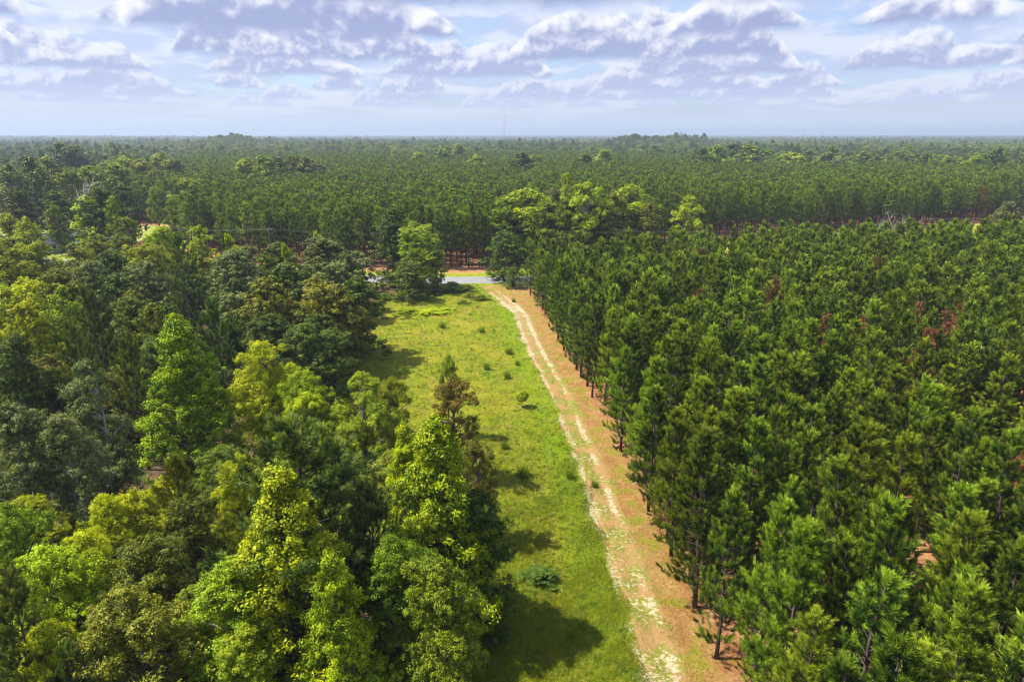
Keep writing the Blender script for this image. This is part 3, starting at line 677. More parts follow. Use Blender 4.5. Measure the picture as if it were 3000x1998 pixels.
for i, (X, Y, h, r, k) in enumerate(FARL):
    h *= 1.12; r *= 1.25
    x, y = W(X, Y, h)
    y = min(y, 760); x = (X-1177.5)/1570*math.hypot(y, 30)
    zone = ('in the row of oaks standing inside the far plantation, left of centre' if 560 < X < 760 else
            'in the clump behind the pine trunks at upper left' if 290 < X < 440 else
            'standing high on the upper left skyline woods' if X < 240 else
            'in the dense clump behind the plantation right of centre' if 1580 < X < 1760 else
            'scattered along the back of the far plantation, centre' if X < 1500 else
            'at the back right of the far plantation')
    same = [q for q in FARL if q[4] == k and ((560 < q[0] < 760) == (560 < X < 760)) and ((290 < q[0] < 440) == (290 < X < 440)) and ((q[0] < 240) == (X < 240)) and ((1580 < q[0] < 1760) == (1580 < X < 1760)) and ((q[0] < 1500) == (X < 1500))]
    o_ = ['first', 'second', 'third', 'fourth', 'fifth', 'sixth']
    order = sorted(q[0] for q in same).index(X)
    lb = (o_[order]+' '+fnames[k]+' from the left ' if len(same) > 1 else fnames[k]+' ')+zone
    plant(k, x, y, h, r, ' '.join(lb.split()[:16]), 'oaks breaking the far pine plantation')

# ------------------------------------------------------------------ filling trees of the left woods
def rel(x, y):
    c = sorted((math.hypot(x-a[0], y-a[1]), a) for a in ANCH if a[3])
    out = []
    for d, a in c[:8]:
        dx, dy = x-a[0], y-a[1]
        out.append(('right of' if dx > 0 else 'left of') if abs(dx) > abs(dy) else ('behind' if dy > 0 else 'in front of'))
        out[-1] = out[-1]+' '+a[3]
    return out
used = set()
fk = ['olive', 'green', 'green', 'lime', 'willow', 'lime', 'olive', 'dark']
fname = {'olive': 'olive leaved', 'dark': 'dark leaved', 'green': 'green leaved', 'lime': 'lime leaved', 'willow': 'greyish leaved', 'gold': 'golden leaved', 'bigpine': 'dull pine'}
gy = 14.0; row = 0
us = random.Random(31); un = 0
for i in range(150):
    y = 22+us.random()**1.3*105; x = us.uniform(-y*.85-12, float(xl(y))-3)
    if us.random() < .5 and y > 75: continue
    kk = us.choice(['bush', 'darkbush', 'bush', 'limebush', 'bush'])
    zone = 'low in the left woods near the camera' if y < 45 else 'low between trees in the middle of the left woods' if y < 80 else 'low in the deep shade of the left woods'
    plant(kk, x, y, us.uniform(2.2, 4.2), us.uniform(2.0, 3.0), f"{dict(bush='green', darkbush='dark', limebush='lime')[kk]} understorey bush {zone}", f'understorey bushes of the left woods, {kk}')

rf = random.Random(5)
while gy < 178:
    step = 5.9+gy*.012; gx = -20-gy*.85
    while gx < xl(gy)-2.0:
        x = gx+rf.uniform(-2, 2)+(row % 2)*3; y = gy+rf.uniform(-2, 2); gx += step
        if x > xl(y)-2.4 or y > yr(x)-9: continue
        if y > 118 and abs(x+.657*y) < 5.5: continue
        if any(math.hypot(x-a[0], y-a[1]) < .62*(a[2]+2.6) for a in ANCH): continue
        k = fk[int(rf.random()*8)]
        if y > 110 and x < -70: k = rf.choice(['gold', 'gold', 'olive', 'lime', 'willow'])
        if x > -60 and 70 < y < 140: k = rf.choice(['dark', 'olive', 'willow', 'dark'])
        h = rf.uniform(6.5, 9.0) if y < 60 else rf.uniform(9, 11.8); r = rf.uniform(2.9, 3.9)
        if y > 60: r += .7
        for ph in rel(x, y):
            lb = f'{"low " if y < 60 else "rounded "}{fname[k]} filler crown {ph}'.replace(' filler crown', ' tree')
            if lb not in used: break
        used.add(lb)
        plant(k, x, y, h, r, lb, 'trees filling the left woods')
        ANCH.append((x, y, r*.8, None))
    gy += step*.92; row += 1

# shrubs under the lane-side trees, at the lane end, and in the lane
ORD = ['first', 'second', 'third', 'fourth', 'fifth', 'sixth', 'seventh', 'eighth', 'ninth', 'tenth', 'eleventh', 'twelfth', 'thirteenth', 'fourteenth', 'fifteenth', 'sixteenth', 'seventeenth', 'eighteenth', 'nineteenth', 'twentieth']
for i, y in enumerate([30, 35, 40, 46, 53, 60, 67, 74, 81, 89, 98, 107, 117, 127]):
    plant(['darkbush', 'bush', 'darkbush', 'bush'][i % 4], float(xl(y))-1.2, y, 2.2+.5*math.sin(i*2.1), 1.9, f'{"dark" if i%2==0 else "green"} shrub along the foot of the left woods, {ORD[i]} from the bottom', 'shrubs along the lane side of the woods')
plant('darkbush', *W(1240, 1335), 1.0, 2.0, 'low dark green shrub alone in the shaded part of the lane')
for i, (X, Y, h, r, k) in enumerate([(885, 690, 1.4, 2.6, 'bush'), (925, 688, 1.6, 2.8, 'bush'), (960, 690, 1.5, 2.6, 'bush'), (1000, 676, 2.0, 3.0, 'darkbush'), (1040, 672, 2.3, 2.8, 'darkbush'), (1075, 672, 1.6, 2.6, 'darkbush'), (1105, 690, 1.3, 2.3, 'bush'), (1080, 684, 1.1, 2.0, 'bush'), (940, 718, .7, 3.6, 'limebush'), (985, 722, .7, 3.8, 'limebush'), (1020, 716, .6, 3.0, 'limebush'), (1065, 698, .8, 2.0, 'bush')]):
    plant(k, *W(X, Y), h, r, f'{"low yellowish" if k=="limebush" else "leafy"} bush at the far end of the lane, {ORD[i]} of the patch', 'leafy bushes at the far end of the lane')
plant('darkbush', *W(1180, 662), 4.6, 3.3, 'dark bushy shrub at the right of the road gap beside the first pines')
# sapling in the lane
sx, sy = W(1200, 936)
sap = empty('sapling', (sx, sy, 0)); props(sap, 'small round-headed green sapling standing alone in the middle of the lane', 'sapling')
g = Geo(); g.tube([(0, 0, 0), (.03, .02, .8), (0, 0, 1.6)], [.035, .028, .012], 6)
rs = np.random.default_rng(3)
for q in range(12):
    th = q*2.4; g.tube([(0, 0, .7+q*.06), (math.cos(th)*.5, math.sin(th)*.5, 1.1+q*.07)], [.015, .005], 3, False)
mobj('trunk', g.mesh('sapling_trunk', M['bark']), sap)
d = unit(rs.normal(size=(900, 3))); lp = d*(rs.uniform(.35, 1, 900)**.5)[:, None]*np.array([.85, .85, .75])+np.array([0, 0, 1.45])
v, f = leaf_quads(lp, unit(d*.6+np.array([0, 0, .6])+rs.normal(size=(900, 3))*.4), .20, rs)
mobj('crown', mesh_np('sapling_crown', v, [f], M['gum'], {'v': ('FACE', np.clip(rs.normal(.55, .22, 900), 0, 1))}), sap)

# tall grass tufts standing in the lane
def tuft_mesh(seed):
    r = np.random.default_rng(seed); n = 260
    b = np.stack([r.normal(0, .16, n), r.normal(0, .16, n), np.zeros(n)], 1)
    tilt = r.normal(0, .16, (n, 2)); h = r.uniform(.55, 1.25, n)
    tipp = b+np.stack([tilt[:, 0]*h+b[:, 0]*.7, tilt[:, 1]*h+b[:, 1]*.7, h], 1)
    sd = unit(np.stack([r.normal(size=n), r.normal(size=n), np.zeros(n)], 1))*.014
    v = np.stack([b-sd, b+sd, tipp], 1).reshape(-1, 3)
    return mesh_np('tuft', v, [np.arange(n*3).reshape(n, 3)], M['tuft'], {'v': ('FACE', r.uniform(0, 1, n))})
tm = [tuft_mesh(i) for i in range(4)]
for i, (X, Y, s, lb) in enumerate([(1202, 1098, 1.25, 'dense upright dark grass tuft in mid lane below the sapling'), (1167, 870, 1.0, 'grass tuft left of the track, above the sapling'), (1161, 1032, .9, 'thin grass tuft left of the lane middle, above the dense one'),
                                   (1311, 1100, .9, 'grass tuft hugging the left rut of the track'), (1368, 1120, .7, 'small grass tuft growing between the two ruts'), (1191, 840, .8, 'slim grass tuft near the upper part of the lane'),
                                   (1181, 695, .8, 'grass tuft on the sandy patch near the track end'), (1018, 754, 1.1, 'round dark grass tuft alone on the upper grass'), (1109, 765, 1.0, 'pale grass tuft on the upper grass nearer the track'),
                                   (1172, 815, 1.1, 'tall grass tuft beside the bright grass strip'), (1310, 1468, .6, 'short brownish tuft on the grass near the bottom'), (1120, 850, 1.0, 'wide grass tuft in front of the yellow weeds')]):
    o = mobj('grass_tuft', tm[i % 4]); o.location = (*W(X, Y), 0); o.scale = (s*1.2, s*1.2, s); o.rotation_euler = (0, 0, i*1.3)
    props(o, lb, 'grass tuft', 'tall grass tufts in the lane')

# ------------------------------------------------------------------ grass, weeds
def blades(n, xy, hmin, hmax, wd, vv, rng, hs=None):
    b = np.stack([xy[:, 0], xy[:, 1], np.zeros(n)], 1); h = rng.uniform(hmin, hmax, n)*(1 if hs is None else hs)
    tip = b+np.stack([rng.normal(0, .45, n)*h, rng.normal(0, .45, n)*h, h], 1)
    sd = unit(np.stack([rng.normal(size=n), rng.normal(size=n), np.zeros(n)], 1))*wd*.5
    return np.stack([b-sd, b+sd, tip], 1).reshape(-1, 3)
def scatter(n, y0, y1, rng, xa, xb, p=1.9):
    """points with density falling with distance"""
    u = rng.uniform(0, 1, n); y = (y0**(1-p)+(y1**(1-p)-y0**(1-p))*u)**(1/(1-p))
    a, b = xa(y), xb(y); x = a+(b-a)*rng.uniform(0, 1, n); return np.stack([x, y], 1)
def vnoise(x, y, s, seed):
    r = np.random.default_rng(seed); k = r.uniform(-1, 1, (14, 2))*s; ph = r.uniform(0, 6.28, 14)
    return np.sin(x[:, None]*k[None, :, 0]+y[:, None]*k[None, :, 1]+ph).sum(1)/5.3
rg = np.random.default_rng(11)
xy = scatter(300000, 26, 150, rg, lambda y: xl(y)-2.5, lambda y: xt(y)-.9+.5*np.sin(y*.8))
pn = vnoise(xy[:, 0], xy[:, 1], 1.6, 4); pl = vnoise(xy[:, 0], xy[:, 1], .35, 5)
keep = rg.uniform(0, 1, len(xy)) < np.clip(.72+.35*pn, .15, 1); xy = xy[keep]; pn = pn[keep]; pl = pl[keep]
n = len(xy); wd = .02+.00022*xy[:, 1]
hb = np.clip(.75+.4*pn, .3, 1.4)
sd3 = wd[:, None]
v = blades(n, xy, .07, .24, wd[:, None], None, rg, hb)
vv = np.clip(.42+.30*pl+.22*pn+rg.normal(0, .22, n)-.16*(xy[:, 0]-xt(xy[:, 1]) > -3.2), 0, 1)
# broad weed leaves among the blades
nw_ = 130000; xyw = scatter(nw_, 26, 150, rg, lambda y: xl(y)-2.5, lambda y: xt(y)-.8)
lp = np.stack([xyw[:, 0], xyw[:, 1], rg.uniform(.03, .18, nw_)], 1)
v2, f2 = leaf_quads(lp, unit(np.array([0, 0, 1.0])+rg.normal(size=(nw_, 3))*.45), (.055+.0006*xyw[:, 1])[:, None], rg)
vv2 = np.clip(.40+.3*vnoise(xyw[:, 0], xyw[:, 1], .5, 8)+rg.normal(0, .2, nw_), 0, 1)
nc_ = 5200; cxy = scatter(nc_, 26, 150, rg, lambda y: xl(y)-1.5, lambda y: xt(y)-1.3); cs_ = rg.uniform(.12, .42, nc_)*(.7+.5*np.clip(vnoise(cxy[:, 0], cxy[:, 1], .6, 17), -1, 1))
per = 34; cl_ = np.repeat(np.arange(nc_), per); dd_ = unit(rg.normal(size=(nc_*per, 3))); dd_[:, 2] = np.abs(dd_[:, 2])
lp3 = np.stack([cxy[cl_, 0], cxy[cl_, 1], np.zeros(nc_*per)], 1)+dd_*(cs_[cl_]*rg.uniform(.3, 1, nc_*per))[:, None]*np.array([1.2, 1.2, 1.0])+np.array([0, 0, .03])
v3, f3 = leaf_quads(lp3, unit(dd_*.5+np.array([0, 0, .8])+rg.normal(size=(nc_*per, 3))*.5), (.06+.0005*cxy[cl_, 1])[:, None], rg)
vv3 = np.clip(rg.choice([.05, .2, .35, .6, .9], nc_)[cl_]+rg.normal(0, .12, nc_*per), 0, 1)
me = mesh_np('grass', np.concatenate([v, v2, v3]), [np.arange(n*3).reshape(n, 3), np.concatenate([f2+n*3, f3+n*3+len(v2)])], M['grass'], {'v': ('FACE', np.concatenate([vv, vv2, vv3]))})
props(mobj('grass', me), 'yellow-green grass and broad weeds covering the lane left of the sandy track', kind='stuff')
# weeds on and right of the track
nw_ = 120000; xyw = scatter(nw_, 26, 150, rg, lambda y: xt(y)-1.6, lambda y: xe(y)+2.0)
dd = xyw[:, 0]-xt(xyw[:, 1]); q = vnoise(xyw[:, 0], xyw[:, 1], 2.2, 9)
dens = np.where(np.abs(np.abs(dd)-.95) < .5, .06, np.where(np.abs(dd) < 1.6, .42, .62))+.3*np.clip(q, -1, 1)
xyw = xyw[rg.uniform(0, 1, nw_) < dens]; nw_ = len(xyw); dd = xyw[:, 0]-xt(xyw[:, 1])
lp = np.stack([xyw[:, 0], xyw[:, 1], rg.uniform(.02, .15, nw_)], 1)
v2, f2 = leaf_quads(lp, unit(np.array([0, 0, 1.0])+rg.normal(size=(nw_, 3))*.6), (.045+.0006*xyw[:, 1])[:, None], rg)
vv2 = np.clip(.42+.3*vnoise(xyw[:, 0], xyw[:, 1], .7, 10)+rg.normal(0, .22, nw_), 0, 1)
sel = (dd < 1.5) & (rg.uniform(0, 1, nw_) < .75)|(rg.uniform(0, 1, nw_) < .14)
for nm, mk, mt, lb in (('weeds', ~sel, 'weeds', 'dry orange and yellow weeds between the track and the pines'), ('track_grass', sel, 'grass', 'green grass growing between the ruts of the track')):
    idx = np.where(mk)[0]; vx = v2.reshape(-1, 4, 3)[idx].reshape(-1, 3)
    me = mesh_np(nm, vx, [np.arange(len(idx)*4).reshape(-1, 4)], M[mt], {'v': ('FACE', np.clip(vv2[idx]-(.38 if nm == 'track_grass' else 0), 0, 1))})
    props(mobj(nm, me), lb, kind='stuff')

# ------------------------------------------------------------------ the plantation beside the track
rp_ = random.Random(21)
pines = []
ci = 0; off = .4
while off < 170:
    y = 15.0+rp_.uniform(0, 3)
    while y < 260:
        sp = 3.0
        x = float(xe(min(y, 150)))+off+rp_.uniform(-.85, .85); yy = y+rp_.uniform(-.8, .8); y += sp*rp_.uniform(.85, 1.2)
        if rp_.random() < .17: continue
        if yy > min(float(yr(x))-9.5, float(interp(x, BX, BY))+rp_.uniform(-1.5, 1.5)): continue
        if x > yy*.86+22: continue
        pines.append((math.hypot(x, yy), x, yy, ci))
    off += 3.3; ci += 1
# the clearing on the right, where the straw floor shows
def in_gap(x, y):
    return (x-(44.5))**2/26+(y-56)**2/34 < 1 or (x-36)**2/7+(y-33.5)**2/5 < 1 or (x-27)**2/5+(y-70)**2/5 < 1
pines = [p for p in pines if not in_gap(p[1], p[2])]
def seen(x, y):   # does any of the tree fall inside the frame
    for z in (0, 6, 12):
        d = (0*x, y, z-CAMZ); zc = y*CP-(z-CAMZ)*SP; dn = -(y*SP)-(z-CAMZ)*CP
        if zc > 1 and abs(x/zc) < .765 and abs(dn/zc) < .515: return True
    return False
pines.sort(); individual = [p for p in pines if seen(p[1], p[2])][:262]; ids = set(id(p) for p in individual)
deadspots = [(1000, 1), ]
rowcount = {}
side = sorted([p for p in individual if p[3] == 0], key=lambda p: p[2])
order0 = {id(p): i for i, p in enumerate(side)}
side1 = sorted([p for p in individual if p[3] == 1], key=lambda p: p[2]); order1 = {id(p): i for i, p in enumerate(side1)}
ndead = 0
for p in individual:
    d, x, y, c = p
    h = rp_.uniform(9.8, 13.6); r = rp_.uniform(2.35, 3.3)
    kind = 'pine'
    if c > 5 and y > 42 and rp_.random() < .11 and ndead < 20: kind = 'deadpine'; ndead += 1
    def nth(i): return ORD[i] if i < 20 else None
    if id(p) in order0 and nth(order0[id(p)]): lb = f'young pine in the row beside the sandy track, {nth(order0[id(p)])} from the bottom'
    elif id(p) in order1 and nth(order1[id(p)]): lb = f'young pine in the second row from the sandy track, {nth(order1[id(p)])} from the bottom'
    elif kind == 'deadpine': lb = f'plantation pine with rust-red dead top, {ORD[ndead-1]} nearest of the red-topped ones'
    else: lb = 'green young pine inside the dense plantation right of the track'
    plant('pine' if kind == 'pine' else 'deadpine', x, y, h, r, lb, 'young pines of the plantation right of the track', lod=0 if d < 84 else 1, rz=rp_.uniform(0, 6.28), var=(ndead % 2) if kind != 'pine' or c > 0 or rp_.random() < .3 else rp_.choice([10, 13]))
rest = [p for p in pines if id(p) not in ids]

# a few pines at the lane end and across the road are modelled singly too
SRC = {}
_cnt[0] = 0
for i, y in enumerate([118, 126, 134]):
    e = plant('pine', float(xe(y))+.3, y, 11.5, 2.5, f'pine of the trackside row at its far end, {ORD[i]} of the last three', 'young pines of the plantation right of the track', lod=1)
    SRC[('near', _cnt[0] % 3)] = e
_cnt[0] = 0
for i in range(3):
    x = -13+i*6.5; e = plant('tallpine', x, float(yf(x))+1.5, 13.0, 2.5, f'bare-trunked pine on red straw in the road gap, {ORD[i]} from the left', 'front pines across the road', lod=1)
    SRC[('front', _cnt[0] % 3)] = e
for i in range(3):
    x = 70+i*30.; e = plant('tallpine', x, float(yf(x))+1, 13.5, 2.6, f'front-row pine beyond the road on the right, {ORD[i]} from the left of three', 'front pines across the road', lod=2)
    SRC[('far', _cnt[0] % 3)] = e

# ------------------------------------------------------------------ forests as instances of the trees above
def make_forest(name, label, pts, sources):
    """pts: array x,y,z,rot,sx,sz,var ; sources: list of Empties whose trunk and crown are repeated"""
    pts = np.asarray(pts, dtype=np.float64)
    me = bpy.data.meshes.new(name); me.vertices.add(len(pts)); me.vertices.foreach_set('co', pts[:, :3].astype(np.float32).ravel())
    for k, c in (('rot', 3), ('sx', 4), ('sz', 5), ('var', 6)):
        a = me.attributes.new(k, 'FLOAT', 'POINT'); a.data.foreach_set('value', pts[:, c].astype(np.float32))
    o = mobj(name, me); props(o, label, kind='stuff')
    ng = bpy.data.node_groups.new(name+' scatter', 'GeometryNodeTree')
    ng.interface.new_socket('Geometry', in_out='INPUT', socket_type='NodeSocketGeometry'); ng.interface.new_socket('Geometry', in_out='OUTPUT', socket_type='NodeSocketGeometry')
    N, L = ng.nodes, ng.links
    gi, go = N.new('NodeGroupInput'), N.new('NodeGroupOutput'); jn = N.new('GeometryNodeJoinGeometry')
    def at(nm):
        a = N.new('GeometryNodeInputNamedAttribute'); a.data_type = 'FLOAT'; a.inputs['Name'].default_value = nm; return a.outputs['Attribute']
    rot = N.new('ShaderNodeCombineXYZ'); L.new(at('rot'), rot.inputs['Z'])
    sc = N.new('ShaderNodeCombineXYZ'); sxa = at('sx'); L.new(sxa, sc.inputs['X']); L.new(sxa, sc.inputs['Y']); L.new(at('sz'), sc.inputs['Z'])
    for i, e in enumerate(sources):
        sj = N.new('GeometryNodeJoinGeometry')
        for ch in e.children:
            oi = N.new('GeometryNodeObjectInfo'); oi.transform_space = 'ORIGINAL'; oi.inputs['Object'].default_value = ch; oi.inputs['As Instance'].default_value = False
            L.new(oi.outputs['Geometry'], sj.inputs[0])
        ip = N.new('GeometryNodeInstanceOnPoints'); cm = N.new('FunctionNodeCompare'); cm.data_type = 'FLOAT'; cm.operation = 'EQUAL'
        cm.inputs['Epsilon'].default_value = .1; cm.inputs['B'].default_value = float(i); L.new(at('var'), cm.inputs['A'])
        L.new(gi.outputs[0], ip.inputs['Points']); L.new(cm.outputs[0], ip.inputs['Selection']); L.new(sj.outputs[0], ip.inputs['Instance'])
        L.new(rot.outputs[0], ip.inputs['Rotation']); L.new(sc.outputs[0], ip.inputs['Scale']); L.new(ip.outputs[0], jn.inputs[0])
    L.new(jn.outputs[0], go.inputs[0])
    md = o.modifiers.new('scatter', 'NODES'); md.node_group = ng
    return o

bpy.context.view_layer.update()
near_src = [SRC[('near', k)] for k in (0, 1, 2)]; front_src = [SRC[('front', k)] for k in (0, 1, 2)]
far_src = [SRC[('far', k)] for k in (0, 1, 2)]
rr = np.random.default_rng(9)
P = []
for d, x, y, c in rest:
    P.append((x, y, 0, rr.uniform(0, 6.28), rr.uniform(1.08, 1.45), rr.uniform(.84, 1.12), rr.integers(0, len(near_src)) if c > 1 or rr.random() < .2 else 0))
make_forest('pine_plantation', 'dense rows of young dark green pines right of the track, up to the road', P, near_src)
# across the road
def back(x, y):
    a = x/np.maximum(y, 1)
    return np.interp(a, [-2, -.50, -.46, .16, .24, .34, 2], [400, 400, 790, 800, 640, 470, 440])
P1, P2 = [], []
y = 160.
while y < 820:
    sp = 3.1 if y < 320 else 3.1+(y-320)*.0040
    xs_ = np.arange(-y*.9-20, y*.9+30, sp)
    xx = xs_+rr.uniform(-1.3, 1.3, len(xs_)); yy = y+rr.uniform(-1.3, 1.3, len(xs_))
    ok = (yy > yf(xx)+.8) & (yy < back(xx, yy)+rr.uniform(-12, 12, len(xx))) & (rr.uniform(0, 1, len(xx)) > .05)
    ok &= ~((xx < -112) & (yy < 285) & (xx < -160))
    for a, b in zip(xx[ok], yy[ok]):
        near = b < yf(a)+38
        t = (a, b, float(gz(a, b)), rr.uniform(0, 6.28), rr.uniform(1.1, 1.45)*(1 if near else 1+sp*.03), rr.uniform(.92, 1.24), rr.integers(0, 3))
        (P1 if near else P2).append(t)
    y += sp
make_forest('pine_forest', 'bare-trunked front rows of the pine forest across the road', P1, front_src)
make_forest('far_pine_forest', 'wide dark green pine forest stretching away behind the road', [t[:6]+(t[6] % len(far_src),) for t in P2], far_src)
# mixed woods to the horizon
mix_src = []
bpy.context.view_layer.update()
want = ['willow', 'dark', 'green', 'olive', 'bigpine', 'dark', 'green', 'dark']
far_objs = [o for o in C.objects if o.type == 'EMPTY' and o.get('group') == 'oaks breaking the far pine plantation']
for wk in want:
    for o in far_objs:
        if o not in mix_src and any(ch.data.name.startswith('pine_crown' if wk == 'bigpine' else wk+'_crown') for ch in o.children): mix_src.append(o); break
P3 = []
y = 395.
wts = np.array([1.2, 2.4, 2.4, .9, 1.6, 2.2, 2.2, 1.2][:len(mix_src)]); wts /= wts.sum()
while y < 9500:
    sp = 9.0 if y < 1300 else 9.0+(y-1300)*.006; ry = sp if y < 1300 else sp*1.6+(y-1300)*.012
    xs_ = np.arange(-y*.86-60, y*.86+60, sp); xx = xs_+rr.uniform(-.45, .45, len(xs_))*sp; yy = y+rr.uniform(-.45, .45, len(xs_))*ry
    ok = yy > back(xx, yy)+2
    cl = np.sin(xx*.013+1)*np.sin(yy*.011)+np.sin(xx*.031+yy*.021)
    for a, b, q in zip(xx[ok], yy[ok], cl[ok]):
        hs = (rr.uniform(.9, 1.35)+.16*q)*(1.35 if rr.random() < .05 else 1)
        P3.append((a, b, float(gz(a, b))-.5, rr.uniform(0, 6.28), rr.uniform(1.2, 1.75)*sp/9.0*.98, hs, rr.choice(len(mix_src), p=(lambda w_: w_/w_.sum())(wts*np.exp(1.3*np.sin(np.arange(len(mix_src))*2.1+a*.006+b*.004)))) ))
    y += ry
make_forest('woods', 'mixed broadleaf woods fading to blue towards the horizon', P3, mix_src)
print('counts', len(individual), len(rest), len(P1), len(P2), len(P3), _cnt)

# ------------------------------------------------------------------ log, broken wood, dead branches
lx, ly = W(1432, 1026)
g = Geo(); g.tube([(-1.0, -.25, .16), (-.3, -.05, .3), (.5, .1, .55), (1.2, .3, .8)], [.17, .14, .13, .12], 9)
lg = empty('fallen_log', (lx, ly, 0), .35); props(lg, 'reddish fallen log propped at the edge of the pines beside the track', 'log')
mobj('stem', g.mesh('log_stem', M['redwood']), lg)
g = Geo()
for q in range(7):
    a = q*.9; g.tube([(-1.0, -.25, .18), (-1.2-.1*math.cos(a), -.25+.3*math.sin(a), .18+.3*math.cos(a)), (-1.25, -.25+.5*math.sin(a), max(.02, .15+.45*math.cos(a)))], [.07, .05, .02], 4, False)
mobj('root', g.mesh('log_roots', M['bark']), lg)

def brush(name, loc, n, spread, hgt, bark, label, cat, seed, extra=None):
    r = np.random.default_rng(seed); g = Geo()
    for q in range(n):
        th = r.uniform(0, 6.28); b = np.array([r.normal(0, spread*.3), r.normal(0, spread*.3), 0.05]); L = r.uniform(.5, 1)*spread
        e = b+np.array([math.cos(th)*L, math.sin(th)*L, r.uniform(.15, 1)*hgt]); m_ = (b+e)/2+r.normal(0, .15, 3)+np.array([0, 0, .2]); m_[2] = max(m_[2], .06)
        g.tube([b, m_, e], [.05, .035, .01], 4, False)
        for k in range(3):
            t = r.uniform(.4, 1); p = m_*(1-t)+e*t; g.tube([p, p+r.normal(0, .35, 3)+np.array([0, 0, .25])], [.018, .005], 3, False)
    e = empty(name, (*loc, 0)); props(e, label, cat); mobj('branches', g.mesh(name, M[bark]), e)
    if extra: extra(e)
    return e
brush('dead_branches', W(1212, 662), 36, 2.2, 2.0, 'greybark', 'heap of bare pale dead branches by the first pine near the road', 'branches', 1)
brush('dead_branches', W(150, 1190, 5), 60, 4.0, 7.5, 'palebark', 'tangle of bare grey branches under the sparse grey-green oak', 'branches', 2)
bx, by = W(108, 1202, 3)
def brk(e):
    g = Geo(); g.tube([(-1.6, -.4, 2.6), (0, 0, 3.2), (1.2, .5, 3.7)], [.2, .22, .16], 8); mobj('split_trunk', g.mesh('split_trunk', M['redwood']), e)
    g = Geo(); g.tube([(1.3, .6, 0), (1.25, .55, 2), (1.15, .5, 3.75)], [.28, .24, .2], 8); mobj('stump', g.mesh('stump', M['bark']), e)
brush('broken_tree', (bx, by), 24, 2.4, 3.0, 'greybark', 'broken tree with freshly split orange wood at the left', 'tree', 4, brk)
# ivy snag near the field
hx, hy = W(320, 552, 12)
e = empty('broken_tree', (hx, hy, 0)); props(e, 'tall broken snag with rusty dead leaves left of the lime trees', 'tree')
g = Geo(); g.tube([(0, 0, 0), (.1, 0, 6), (.5, .1, 12)], [.35, .28, .12], 7); mobj('trunk', g.mesh('snag_trunk', M['redwood']), e)
rs = np.random.default_rng(8); lp = rs.normal(0, .55, (900, 3))+np.array([0, 0, 0]); lp[:, 2] = rs.uniform(6, 11.6, 900)
v, f = leaf_quads(lp, unit(rs.normal(size=(900, 3))), .3, rs); mobj('dead_leaves', mesh_np('dead_leaves', v, [f], M['dry'], {'v': ('FACE', rs.uniform(0, 1, 900))}), e)

# ------------------------------------------------------------------ poles, wires, fence, mast
M['pole'] = bark_mat('weathered pole', (.05, .045, .035), (.13, .11, .09)); M['wire'] = plain_mat('power wire', (.16, .16, .17), (.24, .24, .25), 3, .5, .3)
M['ceramic'] = plain_mat('grey insulator', (.4, .4, .42), (.5, .5, .52)); M['steel'] = plain_mat('painted steel', (.35, .18, .17), (.45, .40, .40), .05, .5)
PX = [-151, -106, -61, -16.5, 28, 73, 118, 163, 208]
pl_ = []
def pole_mesh():
    a = Geo(); a.tube([(0, 0, -.2), (0, 0, 5), (0, 0, 9.6)], [.13, .12, .09], 10)
    b = Geo(); b.box((0, -.16, 9.0), (.06, .05, .06)); b = Geo(); b.box((0, -.15, 9.0), (1.15, .05, .06))
    c = Geo()
    for q in (-1.05, -.35, .35, 1.05): c.tube([(q, -.15, 9.06), (q, -.15, 9.16), (q, -.15, 9.26)], [.04, .06, .03], 8)
    return a.mesh('pole', M['pole']), b.mesh('crossarm', M['pole'], False), c.mesh('insulators', M['ceramic'])
pm = pole_mesh(); plab = ['house clearing, far left', 'mown field, left', 'live oak mass, left of the lane', 'red straw in the road gap', 'rounded olive oak, right of the gap', 'pale trees, right', 'plantation gap, right of centre', 'plantation gap, near the bare trees', 'plantation gap, far right']
tops = []
for i, x in enumerate(PX):
    y = float(yf(x))+1.0 if abs(x) < 20 else float(smooth_r(np.array([float(x)]))[0])+(11 if x < 0 else 9)
    sl = math.atan2(float(yr(x+10)-yr(x-10)), 20)
    e = empty('utility_pole', (x, y, 0), sl+PI/2 if False else sl); props(e, f'wooden utility pole by the {plab[i]}', 'utility pole', 'utility poles along the road')
    mobj('post', pm[0], e); mobj('crossarm', pm[1], e); mobj('insulator', pm[2], e)
    tops.append([(x+math.cos(sl+PI/2)*0+math.cos(sl)*q*0-math.sin(sl)*q, y+math.cos(sl)*q, 9.28) for q in (-1.05, .35, 1.05)]+[(x, y, 7.4)])
    e.rotation_euler = (0, 0, sl+PI/2)
for k in range(4):
    g = Geo()
    for a, b in zip(tops[:-1], tops[1:]):
        a, b = np.array(a[k]), np.array(b[k]); t = np.linspace(0, 1, 13)[:, None]
        p = a*(1-t)+b*t; p[:, 2] -= (4*t*(1-t)*.9).ravel(); g.tube(p, .009, 4, False)
    props(mobj('power_line', g.mesh('power_line', M['wire'])), ['lower front wire of the power line along the road', 'middle wire of the power line along the road', 'rear wire of the power line along the road', 'lowest single wire strung under the crossarms'][k], 'power line', 'wires of the road-side power line')
fe = empty('wire_fence', (-30, 0, 0)); props(fe, 'low wire fence with thin posts on the far verge of the road', 'fence')
fx = np.arange(-45, 24, 3.6); g2 = Geo()
for x in fx:
    g = Geo(); y = float(yf(x))-3.2; g.tube([(0, 0, 0), (0, 0, 1.25)], .06, 6); o = mobj('post', g.mesh('fence_post', M['pole']), fe); o.location = (x+30, y, 0)
for zz_ in (.4, .75, 1.1): g2.tube([(x+30, float(yf(x))-3.2, zz_) for x in fx], .012, 3, False)
mobj('wire', g2.mesh('fence_wire', M['wire']), fe)
